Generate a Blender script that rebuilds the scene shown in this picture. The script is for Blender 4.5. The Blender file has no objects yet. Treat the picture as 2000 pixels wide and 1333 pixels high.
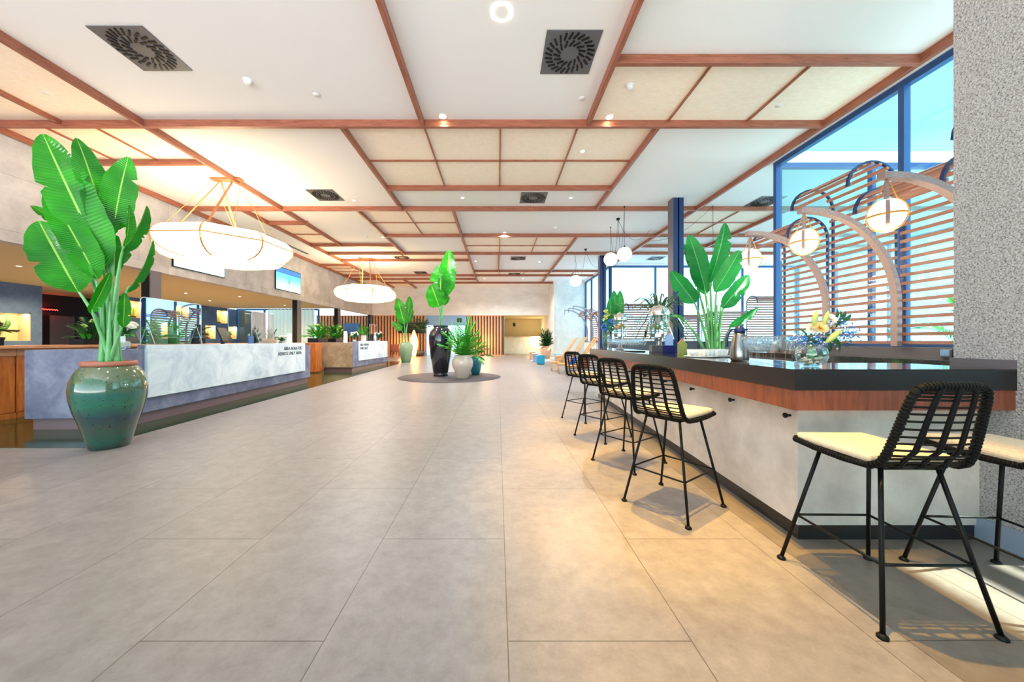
import bpy, bmesh, math, random
from mathutils import Vector, Matrix, Euler
random.seed(7)
R = random.Random(11)
PI = math.pi
sc = bpy.context.scene
C = sc.collection

# ------------------------------------------------------------------ camera, light, exposure
EYE = 1.28; F = 672.0; CX = 972.0; HY = 666.0
cam_d = bpy.data.cameras.new('camera'); cam = bpy.data.objects.new('camera', cam_d); C.objects.link(cam)
cam.location = (0, 0, EYE); cam.rotation_euler = (PI/2, 0, 0)
cam_d.sensor_width = 36; cam_d.lens = 36*F/2000
cam_d.shift_x = (1000-CX)/2000; cam_d.shift_y = (HY-666.5)/2000
cam_d.clip_start = .05; cam_d.clip_end = 400
sc.camera = cam
sc.view_settings.view_transform = 'Standard'; sc.view_settings.look = 'None'
sc.view_settings.gamma = 1; sc.view_settings.exposure = 0.66
sc.view_settings.use_curve_mapping = False
try:
    sc.cycles.use_denoising = True
    sc.cycles.max_bounces = 9; sc.cycles.diffuse_bounces = 5; sc.cycles.glossy_bounces = 3
    sc.cycles.transparent_max_bounces = 24; sc.cycles.transmission_bounces = 4
    sc.cycles.caustics_reflective = False; sc.cycles.caustics_refractive = False
    sc.cycles.sample_clamp_indirect = 6
except Exception: pass

world = bpy.data.worlds.new('sky'); sc.world = world; world.use_nodes = True
wn = world.node_tree; wn.nodes.clear()
wo = wn.nodes.new('ShaderNodeOutputWorld'); wb = wn.nodes.new('ShaderNodeBackground')
wtc = wn.nodes.new('ShaderNodeTexCoord'); wsx = wn.nodes.new('ShaderNodeSeparateXYZ'); wr = wn.nodes.new('ShaderNodeValToRGB')
wmr = wn.nodes.new('ShaderNodeMapRange'); wmr.inputs['From Min'].default_value = -1; wmr.inputs['From Max'].default_value = 1
wn.links.new(wtc.outputs['Generated'], wsx.inputs[0]); wn.links.new(wsx.outputs['Z'], wmr.inputs[0]); wn.links.new(wmr.outputs[0], wr.inputs[0])
# lower half made bright to light the ceiling from below; pale sky above it
wr.color_ramp.elements[0].position = .49; wr.color_ramp.elements[0].color = (1, 1, 1, 1)
wr.color_ramp.elements[1].position = .80; wr.color_ramp.elements[1].color = (.075, .20, .215, 1)
e = wr.color_ramp.elements.new(.51); e.color = (.50, .60, .64, 1)
e = wr.color_ramp.elements.new(.68); e.color = (.085, .21, .225, 1)
e = wr.color_ramp.elements.new(.58); e.color = (.28, .46, .50, 1)
wn.links.new(wr.outputs[0], wb.inputs[0]); wb.inputs[1].default_value = 4.6
wn.links.new(wb.outputs[0], wo.inputs[0])

def lamp(kind, name, loc, energy, color=(1,1,1), rot=(0,0,0), **k):
    d = bpy.data.lights.new(name, kind); o = bpy.data.objects.new(name, d); C.objects.link(o)
    o.location = loc; o.rotation_euler = rot; d.energy = energy; d.color = color
    for a, b in k.items(): setattr(d, a, b)
    return o
def aim(o, v): o.rotation_euler = Vector(v).to_track_quat('-Z', 'Y').to_euler()
sun = lamp('SUN', 'sun', (12, -2, 12), 19.0, (1, .88, .72), angle=.012)
aim(sun, (-1, .03, -1.17))
# portals guide the daylight through the glazing
def portal(loc, rot, sx, sy):
    o = lamp('AREA', 'daylight_portal', loc, 1, rot=rot, shape='RECTANGLE', size=sx, size_y=sy)
    o.data.cycles.is_portal = True
portal((7.35, 2.5, 2.8), (0, PI/2, 0), 3.4, 12.6)
portal((13, 21.2, 2.8), (-PI/2, 0, 0), 12, 3.4)
portal((-2, -4.0, 2.35), (PI/2, 0, 0), 18, 4.7)
portal((18.2, 15, 2.8), (0, PI/2, 0), 3.4, 12)

# ------------------------------------------------------------------ helpers
class MB:
    def __init__(s): s.bm = bmesh.new(); s.uv = None
    def verts(s, vs): return [s.bm.verts.new(v) for v in vs]
    def face(s, vs, smooth=False, mi=0):
        try:
            f = s.bm.faces.new(vs); f.smooth = smooth; f.material_index = mi; return f
        except ValueError: return None
    def box(s, lo, hi, M=None, bev=0, mi=0):
        x0,y0,z0 = lo; x1,y1,z1 = hi
        t = bmesh.new()
        v = [t.verts.new(p) for p in ((x0,y0,z0),(x1,y0,z0),(x1,y1,z0),(x0,y1,z0),(x0,y0,z1),(x1,y0,z1),(x1,y1,z1),(x0,y1,z1))]
        for q in ((0,3,2,1),(4,5,6,7),(0,1,5,4),(1,2,6,5),(2,3,7,6),(3,0,4,7)): t.faces.new([v[i] for i in q])
        if bev > 0: bmesh.ops.bevel(t, geom=t.edges[:]+t.verts[:], offset=bev, segments=2, affect='EDGES', profile=.6)
        s._merge(t, M, mi, bev > 0)
        return s
    def _merge(s, t, M, mi=0, smooth=False):
        mp = {}
        for v in t.verts: mp[v] = s.bm.verts.new(M @ v.co if M else v.co)
        for f in t.faces:
            g = s.face([mp[v] for v in f.verts], smooth and False or f.smooth, mi)
        t.free()
    def prism(s, poly, z0, z1, mi=0):
        a = s.verts([(x,y,z0) for x,y in poly]); b = s.verts([(x,y,z1) for x,y in poly]); n = len(poly)
        s.face(a[::-1], mi=mi); s.face(b, mi=mi)
        for i in range(n): s.face([a[i], a[(i+1)%n], b[(i+1)%n], b[i]], mi=mi)
        return s
    def tube(s, pts, r, n=8, caps=True, mi=0, closed=False):
        pts = [Vector(p) for p in pts]; m = len(pts)
        rr = r if isinstance(r, (list, tuple)) else [r]*m
        rings = []; up = None
        for i, p in enumerate(pts):
            if closed: t = (pts[(i+1)%m]-pts[i-1])
            else: t = (pts[min(i+1,m-1)]-pts[max(i-1,0)])
            if t.length < 1e-9: t = Vector((0,0,1))
            t.normalize()
            if up is None:
                up = Vector((0,0,1)) if abs(t.z) < .9 else Vector((1,0,0))
            a = t.cross(up)
            if a.length < 1e-6: a = t.cross(Vector((.3,1,.2)))
            a.normalize(); b = a.cross(t).normalized(); up = b
            rings.append(s.verts([p+(a*math.cos(2*PI*k/n)+b*math.sin(2*PI*k/n))*rr[i] for k in range(n)]))
        L = m if closed else m-1
        for i in range(L):
            A, B = rings[i], rings[(i+1)%m]
            for k in range(n): s.face([A[k], A[(k+1)%n], B[(k+1)%n], B[k]], True, mi)
        if caps and not closed: s.face(rings[0][::-1], mi=mi); s.face(rings[-1], mi=mi)
        return s
    def bar(s, pts, w, h, side=(0,1,0), mi=0):
        """rectangular section swept along pts; side = width direction"""
        pts = [Vector(p) for p in pts]; sd = Vector(side).normalized(); rings = []
        for i, p in enumerate(pts):
            t = (pts[min(i+1,len(pts)-1)]-pts[max(i-1,0)]).normalized(); nrm = t.cross(sd).normalized()
            rings.append(s.verts([p+sd*w/2*a+nrm*h/2*b for a, b in ((-1,-1),(1,-1),(1,1),(-1,1))]))
        for A, B in zip(rings, rings[1:]):
            for k in range(4): s.face([A[k], A[(k+1)%4], B[(k+1)%4], B[k]], mi=mi)
        s.face(rings[0][::-1], mi=mi); s.face(rings[-1], mi=mi)
        return s
    def lathe(s, prof, n=32, c=(0,0,0), smooth=True, mi=0, M=None, phase=0):
        rings = []
        for r, z in prof:
            if r < 1e-5: rings.append([s.bm.verts.new((M or Matrix()) @ Vector((c[0], c[1], c[2]+z)))])
            else: rings.append([s.bm.verts.new((M or Matrix()) @ Vector((c[0]+r*math.cos(2*PI*k/n+phase), c[1]+r*math.sin(2*PI*k/n+phase), c[2]+z))) for k in range(n)])
        for A, B in zip(rings, rings[1:]):
            for k in range(n):
                if len(A) == 1 and len(B) == 1: continue
                if len(A) == 1: s.face([A[0], B[(k+1)%n], B[k]], smooth, mi)
                elif len(B) == 1: s.face([A[k], A[(k+1)%n], B[0]], smooth, mi)
                else: s.face([A[k], A[(k+1)%n], B[(k+1)%n], B[k]], smooth, mi)
        return s
    def ball(s, c, r, n=10, sz=1, mi=0):
        prof = [(r*math.sin(PI*i/n) if 0 < i < n else 0, -r*sz*math.cos(PI*i/n)) for i in range(n+1)]
        return s.lathe(prof, max(6, n), c, True, mi)
    def build(s, name, mat=None, parent=None, loc=None, uv=False):
        me = bpy.data.meshes.new(name); bmesh.ops.recalc_face_normals(s.bm, faces=s.bm.faces[:]) if not uv else None
        s.bm.to_mesh(me); s.bm.free()
        o = bpy.data.objects.new(name, me); C.objects.link(o)
        if mat is not None:
            for m in (mat if isinstance(mat, (list, tuple)) else [mat]): me.materials.append(m)
        if parent is not None: o.parent = parent
        if loc is not None: o.location = loc
        return o
def tag(o, label, cat, group=None, kind=None):
    o['label'] = label; o['category'] = cat
    if group: o['group'] = group
    if kind: o['kind'] = kind
    return o
def thing(name, label, cat, loc=(0,0,0), rz=0, group=None):
    o = bpy.data.objects.new(name, None); C.objects.link(o); o.location = loc; o.rotation_euler = (0,0,rz); o.empty_display_size = .1
    return tag(o, label, cat, group)
def struct(o): o['kind'] = 'structure'; return o
def dup(root, loc, rz=None, label=None, group=None, scale=None):
    r = root.copy(); C.objects.link(r); r.location = loc
    if rz is not None: r.rotation_euler = (0,0,rz)
    if scale: r.scale = (scale,)*3
    if label: r['label'] = label
    if group: r['group'] = group
    for ch in list(root.children):
        c = ch.copy(); C.objects.link(c); c.parent = r
        for g in ch.children:
            d = g.copy(); C.objects.link(d); d.parent = c
    return r
def P(px, py, Y): return Vector(((px-CX)*Y/F, Y, EYE-(py-HY)*Y/F))
def XZ(px, Y): return (px-CX)*Y/F
def arc(fn, n): return [fn(i/(n-1)) for i in range(n)]
def bez(pts, n):
    pts = [Vector(p) for p in pts]; out = []
    for i in range(n):
        t = i/(n-1); q = pts[:]
        while len(q) > 1: q = [q[j].lerp(q[j+1], t) for j in range(len(q)-1)]
        out.append(q[0])
    return out

# ------------------------------------------------------------------ materials
def S(r, g, b):
    f = lambda c: ((c/255+.055)/1.055)**2.4 if c/255 > .04045 else c/255/12.92
    return (f(r), f(g), f(b), 1)
def mat(name, col, rough=.5, metal=0, spec=.5, coat=0, emit=None, es=0, sub=0):
    m = bpy.data.materials.new(name); m.use_nodes = True; b = m.node_tree.nodes['Principled BSDF']
    b.inputs['Base Color'].default_value = col; b.inputs['Roughness'].default_value = rough
    b.inputs['Metallic'].default_value = metal; b.inputs['Specular IOR Level'].default_value = spec
    b.inputs['Coat Weight'].default_value = coat; b.inputs['Coat Roughness'].default_value = .05
    if emit: b.inputs['Emission Color'].default_value = emit; b.inputs['Emission Strength'].default_value = es
    return m
def N(m, t, **k):
    n = m.node_tree.nodes.new(t)
    for a, b in k.items():
        if a.startswith('i_'): n.inputs[a[2:].replace('_', ' ')].default_value = b
        else: setattr(n, a, b)
    return n
def L(m, a, b): m.node_tree.links.new(a, b)
def BS(m): return m.node_tree.nodes['Principled BSDF']
def noise_col(m, cols, scale=5, detail=6, rough=.6, stretch=(1,1,1), coord='Object', dist=0, pos=None):
    tc = N(m, 'ShaderNodeTexCoord'); mp = N(m, 'ShaderNodeMapping'); mp.inputs['Scale'].default_value = stretch
    nz = N(m, 'ShaderNodeTexNoise'); nz.inputs['Scale'].default_value = scale; nz.inputs['Detail'].default_value = detail
    nz.inputs['Roughness'].default_value = rough; nz.inputs['Distortion'].default_value = dist
    cr = N(m, 'ShaderNodeValToRGB'); L(m, tc.outputs[coord], mp.inputs[0]); L(m, mp.outputs[0], nz.inputs['Vector']); L(m, nz.outputs[0], cr.inputs[0])
    el = cr.color_ramp.elements
    pos = pos or [.32+.36*i/(len(cols)-1) for i in range(len(cols))]
    el[0].color = cols[0]; el[0].position = pos[0]; el[1].color = cols[-1]; el[1].position = pos[-1]
    for c, p in zip(cols[1:-1], pos[1:-1]): q = el.new(p); q.color = c
    L(m, cr.outputs[0], BS(m).inputs['Base Color'])
    return nz, cr, mp, tc
def bump(m, src, strength=.3, dist=.01):
    b = N(m, 'ShaderNodeBump'); b.inputs['Strength'].default_value = strength; b.inputs['Distance'].default_value = dist
    L(m, src, b.inputs['Height']); L(m, b.outputs[0], BS(m).inputs['Normal']); return b

M = {}
M['white_ceiling'] = mat('white_ceiling', S(240,239,240), .9)
M['cream_panel'] = mat('cream_panel', S(232,205,170), .85)
nz, *_ = noise_col(M['cream_panel'], [S(250,230,208), S(255,243,228)], 9, 8, .7, (1,2,1)); bump(M['cream_panel'], nz.outputs[0], .2, .006)
def wood(name, cols, stretch=(1,1,14), scale=3, rough=.45):
    m = mat(name, cols[0], rough); nz, *_ = noise_col(m, cols, scale, 7, .65, stretch, dist=.4); bump(m, nz.outputs[0], .12, .004); return m
M['beam_x'] = wood('beam_wood_across', [S(128,72,52), S(176,108,84)], (1,14,14))
M['beam_y'] = wood('beam_wood_along', [S(128,72,52), S(176,108,84)], (14,1,14))
M['slat'] = wood('slat_wood', [S(140,96,82), S(178,130,114)], (14,1,14))
M['post'] = mat('post_wood', S(164,140,138), .35)
noise_col(M['post'], [S(152,126,122), S(176,154,152)], 30, 4, .5, (1,8,1))
M['red_wood'] = wood('red_veneer', [S(100,46,28), S(144,76,50)], (9,9,1))
M['orange_wood'] = wood('orange_veneer', [S(168,84,30), S(214,128,62)], (7,7,1), rough=.35)
M['light_wood'] = wood('light_wood', [S(206,150,96), S(232,184,132)], (4,4,10))
M['wood_top'] = wood('wood_worktop', [S(196,120,76), S(224,158,112)], (9,1,9))
M['black'] = mat('black_satin', S(8,8,9), .45, 0, .3)
M['black_metal'] = mat('black_powder_metal', S(5,5,6), .5, 0, .25)
M['rattan'] = mat('black_rattan', S(6,6,6), .65, 0, .2)
M['cushion'] = mat('cream_cushion', S(236,212,180), .85)
nz, *_ = noise_col(M['cushion'], [S(226,198,164), S(240,220,192)], 60, 3, .6); bump(M['cushion'], nz.outputs[0], .2, .002)
M['dark_steel'] = mat('blue_black_steel_with_reflection', S(26,50,100), .35, .2)  # base colour made bluer to hold the blue reflection on the column
M['grey_steel'] = mat('grey_steel', S(104,98,104), .45, .1)
M['window_frame'] = mat('window_frame_blue_grey', S(44,84,140), .4, .2)
M['counter'] = mat('dark_stone_top', S(44,40,42), .07, 0, .6, .3)
nz, *_ = noise_col(M['counter'], [S(36,33,35), S(52,47,48)], 30, 5, .6)
M['counter_edge'] = mat('dark_stone_edge', S(34,31,33), .3, 0, .35)
M['plaster_base'] = mat('pale_microcement', S(208,196,188), .6)
nz, *_ = noise_col(M['plaster_base'], [S(188,176,170), S(206,196,188), S(222,212,204)], 3, 8, .65); bump(M['plaster_base'], nz.outputs[0], .1, .004)
M['skirt_dark'] = mat('dark_skirting', S(34,30,32), .35)
M['bluegrey_tile'] = mat('blue_grey_skirting', S(150,160,180), .35)
M['rough_plaster'] = mat('roughcast_plaster', S(196,186,172), .95)
nz, cr, mp, tc = noise_col(M['rough_plaster'], [S(104,98,94), S(176,172,170), S(206,202,200)], 110, 6, .7, pos=[.36,.50,.68])
nz2 = N(M['rough_plaster'], 'ShaderNodeTexNoise'); nz2.inputs['Scale'].default_value = 90; nz2.inputs['Detail'].default_value = 5
L(M['rough_plaster'], tc.outputs['Object'], nz2.inputs['Vector']); bump(M['rough_plaster'], nz2.outputs[0], .8, .012)
M['concrete'] = mat('lilac_concrete', S(134,134,156), .5)
nz, *_ = noise_col(M['concrete'], [S(86,90,118), S(116,118,144), S(146,148,172)], 2.2, 9, .7, dist=.3)
M['stone_panel'] = mat('pale_marbled_panel', S(214,224,230), .4)
nz, *_ = noise_col(M['stone_panel'], [S(190,204,216), S(214,226,236), S(232,241,247), S(246,250,253)], 1.9, 10, .72, dist=.9, pos=[.3,.44,.55,.7])
M['brown_stone'] = mat('brown_stone_panel', S(164,138,110), .5)
noise_col(M['brown_stone'], [S(138,112,86), S(168,142,114), S(190,166,138)], 2.5, 9, .7, dist=.7)
M['plinth'] = mat('mauve_plinth', S(128,100,104), .4)
M['office_wall'] = mat('slate_blue_wall', S(70,86,116), .75)
noise_col(M['office_wall'], [S(62,88,130), S(88,114,156)], 1.6, 8, .7)
M['dark_wall'] = mat('near_black_wall', S(30,20,20), .6)
M['brown_wall'] = mat('dark_brown_wall', S(84,70,66), .6)
M['niche'] = mat('niche_lining', S(206,186,150), .8)
M['office_ceiling'] = mat('warm_office_ceiling', S(206,190,150), .85)
M['door_grey'] = mat('grey_door', S(122,118,128), .5)
M['back_wall'] = mat('grey_plaster_wall', S(212,206,200), .85)
noise_col(M['back_wall'], [S(216,214,212), S(236,234,232)], .8, 7, .6, (1,1,2))
M['beige_wall'] = mat('beige_wall', S(206,192,160), .8)
M['white_plaster'] = mat('white_plaster_wall', S(226,236,238), .9)
nz, *_ = noise_col(M['white_plaster'], [S(214,226,228), S(236,242,242)], 3, 8, .7); bump(M['white_plaster'], nz.outputs[0], .3, .02)
M['terrazzo_disc'] = mat('round_floor_inlay', S(84,76,78), .6, 0, .3)
M['white_paint'] = mat('white_paint', S(236,236,236), .5)
M['chrome'] = mat('brushed_steel', S(150,145,142), .28, 1)
M['mirror_steel'] = mat('polished_steel', S(230,226,222), .06, 1)
M['navy'] = mat('navy_box', S(18,26,96), .35)
M['grey_box'] = mat('grey_box', S(70,70,76), .4)
M['porcelain'] = mat('white_porcelain', S(240,240,240), .15)
M['soil'] = mat('dark_soil', S(60,44,34), .95)
M['pebble'] = mat('pale_pebbles', S(206,200,180), .5)
M['screen_black'] = mat('black_screen', S(10,12,16), .4, 0, .3)
M['paper'] = mat('warm_lantern_paper', S(255,246,226), .8, emit=(1,.88,.62,1), es=1.9)
M['globe'] = mat('opal_globe', S(255,252,244), .3, emit=(1,.95,.86,1), es=2.2)
M['globe_warm'] = mat('warm_opal_globe', S(255,248,226), .3, emit=(1,.88,.62,1), es=1.5)
M['gold'] = mat('gilded_rib', S(214,150,62), .35, .3)
M['strap'] = mat('orange_wood_strap', S(164,96,62), .5)
M['spot_lens'] = mat('lit_lamp_lens', S(255,240,200), .3, emit=(1,.82,.5,1), es=22)
M['spot_white'] = mat('lit_white_lens', S(255,250,240), .3, emit=(1,.93,.8,1), es=10)
M['woven_glow'] = mat('glowing_woven_shade', S(250,180,80), .6, emit=(1,.55,.15,1), es=5)
noise = N(M['woven_glow'], 'ShaderNodeTexNoise'); noise.inputs['Scale'].default_value = 14
rmp = N(M['woven_glow'], 'ShaderNodeMapRange'); rmp.inputs['From Min'].default_value = .4; rmp.inputs['From Max'].default_value = .65; rmp.inputs['To Min'].default_value = 1; rmp.inputs['To Max'].default_value = 9
L(M['woven_glow'], noise.outputs[0], rmp.inputs[0]); L(M['woven_glow'], rmp.outputs[0], BS(M['woven_glow']).inputs['Emission Strength'])
M['neon_red'] = mat('red_neon', S(255,60,50), .4, emit=(1,.05,.04,1), es=7)
M['led_strip'] = mat('warm_led_strip', S(255,240,200), .5, emit=(1,.80,.45,1), es=14)
M['text_blue'] = mat('dark_blue_lettering', S(28,44,70), .5)
M['blue_card'] = mat('blue_card', S(70,110,170), .4)
M['cyan'] = mat('cyan_lacquer', S(24,150,186), .3)
M['royal'] = mat('royal_blue', S(30,100,210), .35)
M['terracotta'] = mat('terracotta_rim', S(178,106,84), .5)
M['peach_pot'] = mat('peach_terracotta', S(224,176,148), .45)
M['cactus'] = mat('cactus_green', S(60,110,52), .6)
M['flower_white'] = mat('white_petals', S(246,240,226), .6)
M['flower_cream'] = mat('cream_petals', S(246,216,150), .6)
M['flower_blue'] = mat('blue_blossoms', S(70,120,200), .6)
M['bud'] = mat('lily_bud', S(196,206,110), .5)
M['deep_leaf'] = mat('deep_green_leaf', S(32,84,40), .45)
M['fresh_leaf'] = mat('fresh_green_leaf', S(70,170,50), .45)
M['palm'] = mat('palm_green', S(72,178,48), .5)
M['grey_leaf'] = mat('dusty_green_leaf', S(74,104,74), .55)
M['lime'] = mat('lime_slices', S(140,160,40), .4)
M['orange'] = mat('orange_slices', S(240,170,60), .4)
M['tote'] = mat('taupe_leather', S(150,126,120), .6)
M['blue_fabric'] = mat('light_blue_metal', S(130,170,215), .4)
M['out_wood'] = mat('blue_grey_slats', S(150,165,190), .5)
M['hose'] = mat('wicker_tan', S(206,150,96), .6)
M['carton_green'] = mat('olive_carton', S(150,160,80), .5)
M['carton_blue'] = mat('blue_carton', S(150,180,230), .5)
M['carton_brown'] = mat('brown_carton', S(170,110,60), .5)

# glazed pots
def glazed(name, cols, specks, scale=3, band=None):
    m = mat(name, cols[0], .1, 0, .6, .9)
    tc = N(m, 'ShaderNodeTexCoord')
    sep = N(m, 'ShaderNodeSeparateXYZ'); L(m, tc.outputs['Object'], sep.inputs[0])
    nz = N(m, 'ShaderNodeTexNoise'); nz.inputs['Scale'].default_value = scale; nz.inputs['Detail'].default_value = 6
    L(m, tc.outputs['Object'], nz.inputs['Vector'])
    mr = N(m, 'ShaderNodeMapRange'); mr.inputs['From Max'].default_value = band or 1.0; L(m, sep.outputs['Z'], mr.inputs[0])
    add = N(m, 'ShaderNodeMath', operation='MULTIPLY_ADD'); add.inputs[1].default_value = .22; L(m, nz.outputs[0], add.inputs[0]); L(m, mr.outputs[0], add.inputs[2])
    cr = N(m, 'ShaderNodeValToRGB'); L(m, add.outputs[0], cr.inputs[0])
    el = cr.color_ramp.elements; k = len(cols)
    el[0].color = cols[0]; el[0].position = .08; el[1].color = cols[-1]; el[1].position = 1.02
    for i, c in enumerate(cols[1:-1]): q = el.new(.1+.92*(i+1)/(k-1)); q.color = c
    vz = N(m, 'ShaderNodeTexNoise'); vz.inputs['Scale'].default_value = 45; vz.inputs['Detail'].default_value = 3; L(m, tc.outputs['Object'], vz.inputs['Vector'])
    th = N(m, 'ShaderNodeMath', operation='GREATER_THAN'); th.inputs[1].default_value = .66; L(m, vz.outputs[0], th.inputs[0])
    mx = N(m, 'ShaderNodeMix', data_type='RGBA'); L(m, th.outputs[0], mx.inputs['Factor']); L(m, cr.outputs[0], mx.inputs[6]); mx.inputs[7].default_value = specks
    L(m, mx.outputs[2], BS(m).inputs['Base Color'])
    bump(m, nz.outputs[0], .15, .01)
    return m
M['green_glaze'] = glazed('green_speckled_glaze', [S(10,34,34), S(18,84,70), S(50,74,62), S(30,62,72), S(24,104,80), S(22,96,84), S(80,102,70), S(92,106,76)], S(16,44,34), 3, 1.0)
M['black_glaze'] = glazed('black_hammered_glaze', [S(10,12,22), S(16,20,36)], S(30,34,50), 12)
M['cream_glaze'] = glazed('cream_glaze', [S(224,204,188), S(236,218,204)], S(214,190,170))
M['sage_glaze'] = glazed('sage_green_glaze', [S(96,136,104), S(134,160,124), S(150,168,130)], S(90,126,96))
M['teal_glaze'] = glazed('teal_glaze', [S(30,130,150), S(50,160,176)], S(30,110,130))

# thin clear glass: transparent with a fresnel mirror layer
def thin_glass(name, tint=(1,1,1,1), base=.04, edge=.5, gloss=(1,1,1,1)):
    m = bpy.data.materials.new(name); m.use_nodes = True; nt = m.node_tree; nt.nodes.clear()
    out = nt.nodes.new('ShaderNodeOutputMaterial'); tr = nt.nodes.new('ShaderNodeBsdfTransparent'); gl = nt.nodes.new('ShaderNodeBsdfGlossy')
    tr.inputs[0].default_value = tint; gl.inputs[0].default_value = gloss; gl.inputs['Roughness'].default_value = .01
    lw = nt.nodes.new('ShaderNodeLayerWeight'); lw.inputs[0].default_value = .35
    mr = nt.nodes.new('ShaderNodeMapRange'); mr.inputs['To Min'].default_value = base; mr.inputs['To Max'].default_value = edge
    mx = nt.nodes.new('ShaderNodeMixShader')
    nt.links.new(lw.outputs['Facing'], mr.inputs[0]); nt.links.new(mr.outputs[0], mx.inputs[0])
    nt.links.new(tr.outputs[0], mx.inputs[1]); nt.links.new(gl.outputs[0], mx.inputs[2]); nt.links.new(mx.outputs[0], out.inputs[0])
    return m
M['pane'] = thin_glass('window_glass', (.84,.98,1,1), .03, .25)
M['pane_clear'] = thin_glass('clear_window_glass', (.78,.93,.97,1), .02, .2)
M['acrylic'] = thin_glass('acrylic_sheet', (.9,.95,1,1), .12, .6)
M['glass'] = thin_glass('drinking_glass', (.96,.985,1,1), .02, .4)
M['water'] = thin_glass('tinted_water', (.80,.93,.92,1), .05, .5)
M['curtain'] = mat('white_sheer', S(240,250,250), .9)
BS(M['curtain']).inputs['Transmission Weight'].default_value = 0
def translucent(m, col, w=.5):
    nt = m.node_tree; b = BS(m); out = [n for n in nt.nodes if n.type == 'OUTPUT_MATERIAL'][0]
    t = nt.nodes.new('ShaderNodeBsdfTranslucent'); t.inputs[0].default_value = col; x = nt.nodes.new('ShaderNodeMixShader'); x.inputs[0].default_value = w
    nt.links.new(b.outputs[0], x.inputs[1]); nt.links.new(t.outputs[0], x.inputs[2]); nt.links.new(x.outputs[0], out.inputs[0])
translucent(M['curtain'], (.9,1,1,1), .6)

def banana_mat(name, c0, c1, rib, gl=.28):
    m = mat(name, c0, gl, 0, .5)
    uv = N(m, 'ShaderNodeUVMap'); sep = N(m, 'ShaderNodeSeparateXYZ'); L(m, uv.outputs[0], sep.inputs[0])
    # v runs along the blade, u across (0..1, rib at .5); veins slope towards the tip
    ab = N(m, 'ShaderNodeMath', operation='SUBTRACT'); ab.inputs[1].default_value = .5; L(m, sep.outputs['X'], ab.inputs[0])
    aa = N(m, 'ShaderNodeMath', operation='ABSOLUTE'); L(m, ab.outputs[0], aa.inputs[0])
    ma = N(m, 'ShaderNodeMath', operation='MULTIPLY_ADD'); ma.inputs[1].default_value = -.12; L(m, aa.outputs[0], ma.inputs[0]); L(m, sep.outputs['Y'], ma.inputs[2])
    sn = N(m, 'ShaderNodeMath', operation='MULTIPLY'); sn.inputs[1].default_value = 260; L(m, ma.outputs[0], sn.inputs[0])
    si = N(m, 'ShaderNodeMath', operation='SINE'); L(m, sn.outputs[0], si.inputs[0])
    tc = N(m, 'ShaderNodeTexCoord'); nz = N(m, 'ShaderNodeTexNoise'); nz.inputs['Scale'].default_value = 2.2; L(m, tc.outputs['Object'], nz.inputs['Vector'])
    cr = N(m, 'ShaderNodeValToRGB'); cr.color_ramp.elements[0].color = c0; cr.color_ramp.elements[1].color = c1
    cr.color_ramp.elements[0].position = .35; cr.color_ramp.elements[1].position = .65; L(m, nz.outputs[0], cr.inputs[0])
    lt = N(m, 'ShaderNodeMath', operation='LESS_THAN'); lt.inputs[1].default_value = .022; L(m, aa.outputs[0], lt.inputs[0])
    mx = N(m, 'ShaderNodeMix', data_type='RGBA'); L(m, lt.outputs[0], mx.inputs['Factor']); L(m, cr.outputs[0], mx.inputs[6]); mx.inputs[7].default_value = rib
    L(m, mx.outputs[2], BS(m).inputs['Base Color'])
    bump(m, si.outputs[0], .6, .005)
    translucent(m, c1, .25)
    return m
M['banana'] = banana_mat('broad_leaf', S(12,112,16), S(46,168,20), S(170,220,100), .2)
M['banana_dark'] = banana_mat('broad_leaf_cool_green', S(20,120,60), S(30,156,70), S(120,200,120))  # cooler, bluer green for the bar plant and the vase leaves
M['stem'] = mat('leaf_stalk', S(96,170,96), .4)
noise_col(M['stem'], [S(70,150,70), S(130,190,130)], 6, 4, .6, (1,1,.3))

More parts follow.
